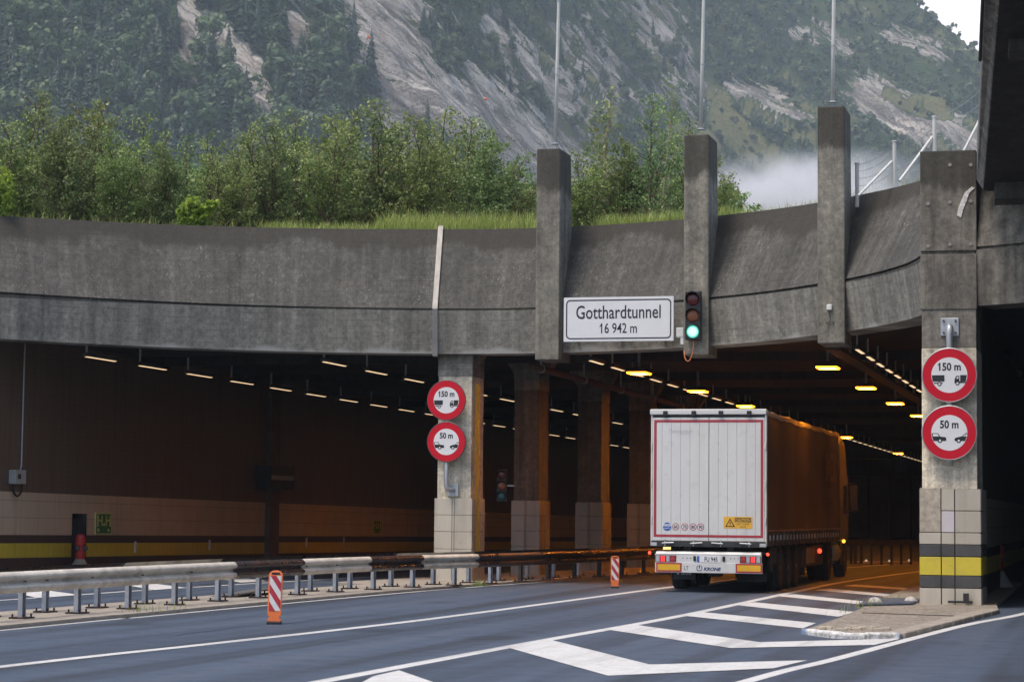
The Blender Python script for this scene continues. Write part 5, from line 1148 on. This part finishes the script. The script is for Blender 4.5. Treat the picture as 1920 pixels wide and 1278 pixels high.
TREES = [(-30,228,58,0),(38,212,60,1),(78,180,62,0),(122,222,57,3),(172,198,63,5),(214,242,58,1),(255,222,64,2),(300,275,58,3),(345,262,63,0),(392,258,60,2),(432,280,58,1),(470,240,64,5),(508,222,60,0),(556,212,62,2),(612,222,58,5),(652,206,63,1),(702,192,60,0),(742,240,64,3),(792,222,59,1),(838,212,63,5),(884,226,61,0),(918,262,58,3),(962,315,60,3),(992,322,64,1),(1092,285,59,1),(1140,182,64,4),(1172,268,60,3),(1218,190,59,6),(1248,165,62,4),(1292,225,58,6),(1335,285,60,1),(1362,330,57,2)]
lookT = {0:'leafy young birch with three stems', 1:'bushy young tree with several stems', 2:'narrow young birch with two stems', 3:'wide multi-stemmed thicket tree', 4:'tall airy young birch with a slender trunk', 5:'leafy round-crowned young tree', 6:'single-trunked young tree with a broad crown'}
for j, (px, ty, Z, k) in enumerate(TREES):
    base = dp(px, 400, Z); top = dp(px, ty, Z); zb_ = 8.43; hgt = top.z - zb_
    pos_lab = (f'{ORD[j]} from the left edge above the parapet' if j < 12 else (f'{ORD[23-j]} left of the left pylon above the parapet' if j < 24 else ('just right of the left pylon above the parapet' if j == 24 else (f'{ORD[j-24]} between the left and middle pylons' if j < 30 else ('just right of the middle pylon, upper one' if j == 30 else 'right of the middle pylon, beside the white mist')))))
    o = TP[k] if TP[k]['used'] == 0 else copy_tree(TP[k]); TP[k]['used'] = 1
    o.location = (base.x, base.y, zb_-.02); s_ = hgt/.985; o.scale = (s_*random.uniform(.92,1.12),)*2 + (s_,); o.rotation_euler.z = random.uniform(0, 6.28)
    tag(o, f'{lookT[k]}, {pos_lab}', 'tree', 'young trees on the tunnel roof')
for t in TP: del t['used']
# low undergrowth thicket: dense shrubs that close the gaps at the foot of the trees
w_, c_ = leafy_tree(400, 8, .6, 52, .034); bush_p = None; nb_ = 0
UN = [(-10,300),(30,310),(85,300),(130,305),(180,312),(225,310),(275,318),(320,325),(370,325),(415,330),(455,322),(500,318),(545,325),(590,322),(640,318),(690,322),(735,325),(780,320),(825,325),(870,328),(915,335),(955,345),(990,352),(1085,345),(1120,350),(1155,342),(1190,350),(1235,345),(1280,352),(1330,360)]
for j, (px, ty) in enumerate(UN):
    Z = 66 + (j*7 % 5); base = dp(px, 400, Z); hgt = dp(px, ty, Z).z - 8.43
    if bush_p is None:
        bush_p = o = thing('undergrowth_shrub', 'dense dark green shrub filling the foot of the trees on the tunnel roof', 'shrub', (0,0,0), 'undergrowth shrubs on the tunnel roof'); w_.build('stems', M['bark'], o, local=True); c_.build('foliage', M['birch2'], o, local=True)
    else: o = copy_tree(bush_p)
    o.location = (base.x, base.y, 8.41); o.scale = (hgt*1.15, hgt*1.15, hgt); o.rotation_euler.z = random.uniform(0, 6.28)
w_, c_ = leafy_tree(77, 6, .5, 24, .085); bb = thing('bright_bush', 'low bright green broad-leaved bush hanging at the parapet edge on the left', 'shrub'); w_.build('stems', M['bark'], bb, local=True); c_.build('foliage', M['bright'], bb, local=True)
p = dp(361, 412, 56.4); bb.location = (p.x, p.y, 8.40); bb.scale = (1.1,1.1,.95)
w_, c_ = leafy_tree(78, 4, .4, 18, .06); yb = thing('yellowish_bush', 'yellow-green bush at the far left edge above the parapet', 'shrub'); w_.build('stems', M['bark'], yb, local=True); c_.build('foliage', M['bright'], yb, local=True)
p = dp(8, 395, 54.5); yb.location = (p.x, p.y, 8.4); yb.scale = (1.3,1.3,1.35)
# grass along the roof edge and weeds below
def blades(mb, pts, hmin, hmax, wd, rg):
    for (x, y, z) in pts:
        h = rg.uniform(hmin, hmax); a = rg.uniform(0, 6.283); l = rg.uniform(.1,.6)*h; dx, dy = math.cos(a)*l, math.sin(a)*l; px, py = -math.sin(a)*wd, math.cos(a)*wd; b = rg.uniform(.1, .8)
        mb.add([(x-px,y-py,z),(x+px,y+py,z),(x+px*.7+dx*.35,y+py*.7+dy*.35,z+h*.6),(x-px*.7+dx*.35,y-py*.7+dy*.35,z+h*.6),(x+dx,y+dy,z+h)], [(0,1,2,3),(3,2,4)], 0, None, [b*.7,b*.7,b,b,min(1,b+.25)])
gm = MB(); rg = np.random.default_rng(5)
def roofpts(px0, px1, n, dmin, dmax, hump=0.0):
    out = []
    for _ in range(n):
        px = rg.uniform(px0, px1); f = (px-px0)/(px1-px0)
        d0 = min(range(len(CUR)), key=lambda i: abs(px3(CUR[i]) - px)); p = CUR[d0]+CN[d0]*(1.32+rg.uniform(dmin, dmax)); t_ = CUR[min(d0+1,LAST)]-CUR[d0]; p = p + t_*rg.uniform(-.5,.5)
        out.append((p[0], p[1], 8.42 + hump*math.sin(math.pi*f)*rg.random()))
    return out
def px3(p):
    v = Vector((p[0], p[1], 8.6)) - EYE; return CX + F*v.dot(RT)/v.dot(FW)
blades(gm, roofpts(500, 1005, 9000, 0, 2.6), .2, .52, .009, rg); blades(gm, roofpts(700, 960, 4200, .3, 1.8), .35, .85, .008, rg)
blades(gm, roofpts(-60, 560, 900, 0, 1.2), .12, .5, .009, rg); blades(gm, roofpts(1070, 1290, 4500, 0, 1.6), .2, .6, .009, rg); blades(gm, roofpts(1340, 1540, 900, 0, .8), .2, .45, .006, rg); blades(gm, roofpts(1590, 1700, 260, 0, .3), .2, .5, .006, rg)
kind(gm.build('roof_grass', M['grass'], keep=True), 'stuff', 'bright tall grass growing along the roof edge behind the parapet')
wm = MB(); P = []
for _ in range(90):
    u = rg.random(); P.append((-4.4+rg.normal(0,.06)+.2*(u>.5), 37+u*9, .065) if rg.random() < .55 else (-14.9+rg.normal(0,.15), rg.uniform(33.2,35.2), .06))
for _ in range(40): P.append((-4.3+rg.normal(0,.12), 42+rg.normal(0,.5), .065))
for _ in range(70): P.append((-13.75+rg.normal(0,.1), 49.4+rg.normal(0,.12), .05))
blades(wm, P, .05, .2, .005, rg); kind(wm.build('weeds', M['grass'], keep=True), 'stuff', 'thin weeds in the kerb joints of the island and median')

# ================================================================== AERIAL CABLE WITH MARKER BALLS
pa, pb_ = dp(691,70,620), dp(911,186,600); dv = pb_-pa
b = MB(); b.tube([pa-dv*1.3, pa, pa+dv*.5-Vector((0,0,.4)), pb_, pb_+dv*.9], .011, 5); tag(b.build('aerial_cable', M['steel']), 'thin aerial cable strung in front of the mountain carrying two orange balls', 'cable')
b = MB(); b.sphere(pa, .42, 0, 16); tag(b.build('marker_ball', M['marker'] if 'marker' in M else pbr('marker_orange', (.75,.12,.04), .5), smooth=True), 'upper orange marker ball against the rock face, nearer the left', 'marker ball', 'marker balls on the cable')
b = MB(); b.sphere(pb_, .42, 0, 16); tag(b.build('marker_ball', bpy.data.materials['marker_orange'], smooth=True), 'lower orange marker ball against the rock, above the roof trees', 'marker ball', 'marker balls on the cable')

# ================================================================== AIR
def volume(name, density, col, noise=None):
    m = bpy.data.materials.new(name); m.use_nodes = True; nt = m.node_tree; nt.nodes.remove(nt.nodes['Principled BSDF']); v = nt.nodes.new('ShaderNodeVolumePrincipled')
    v.inputs['Color'].default_value = (*col, 1); v.inputs['Density'].default_value = density; v.inputs['Anisotropy'].default_value = .1
    nt.links.new(v.outputs[0], nt.nodes['Material Output'].inputs['Volume'])
    if noise: noise(nt, v)
    return m
def mist_nodes(nt, v):
    g = nt.nodes.new('ShaderNodeNewGeometry'); tc = nt.nodes.new('ShaderNodeTexCoord'); n = nt.nodes.new('ShaderNodeTexNoise'); n.inputs['Scale'].default_value = .06; n.inputs['Detail'].default_value = 5; n.inputs['Roughness'].default_value = .6
    nt.links.new(g.outputs['Position'], n.inputs['Vector'])
    ln = nt.nodes.new('ShaderNodeVectorMath'); ln.operation = 'LENGTH'; nt.links.new(tc.outputs['Object'], ln.inputs[0])
    fall = nt.nodes.new('ShaderNodeMapRange'); nt.links.new(ln.outputs['Value'], fall.inputs[0]); fall.inputs[1].default_value = .98; fall.inputs[2].default_value = .15; fall.inputs[3].default_value = 0; fall.inputs[4].default_value = 1
    r = nt.nodes.new('ShaderNodeMapRange'); nt.links.new(n.outputs[0], r.inputs[0]); r.inputs[1].default_value = .42; r.inputs[2].default_value = .66; r.inputs[3].default_value = 0.0; r.inputs[4].default_value = .24
    mu = nt.nodes.new('ShaderNodeMath'); mu.operation = 'MULTIPLY'; nt.links.new(fall.outputs[0], mu.inputs[0]); nt.links.new(r.outputs[0], mu.inputs[1]); nt.links.new(mu.outputs[0], v.inputs['Density'])
b = MB(); b.sphere((0,0,0), 1.0, 0, 24); mi = b.build('mist', volume('mist_vapour', .05, (.97,.98,1), mist_nodes), keep=True, smooth=True)
pm2 = dp(1495, 418, 620); mi.location = pm2; mi.scale = (58, 36, 21); mi.rotation_euler = (0, R(-4), -YAW*-1); kind(mi, 'stuff', 'bank of white mist drifting in front of the mountain foot')
hz = MB(); hz.box(-1600,1600,-800,2600,-1.2,900); kind(hz.build('haze', volume('valley_haze', .00016, (.74,.87,1.0)), keep=True), 'stuff', 'thin bluish valley haze')
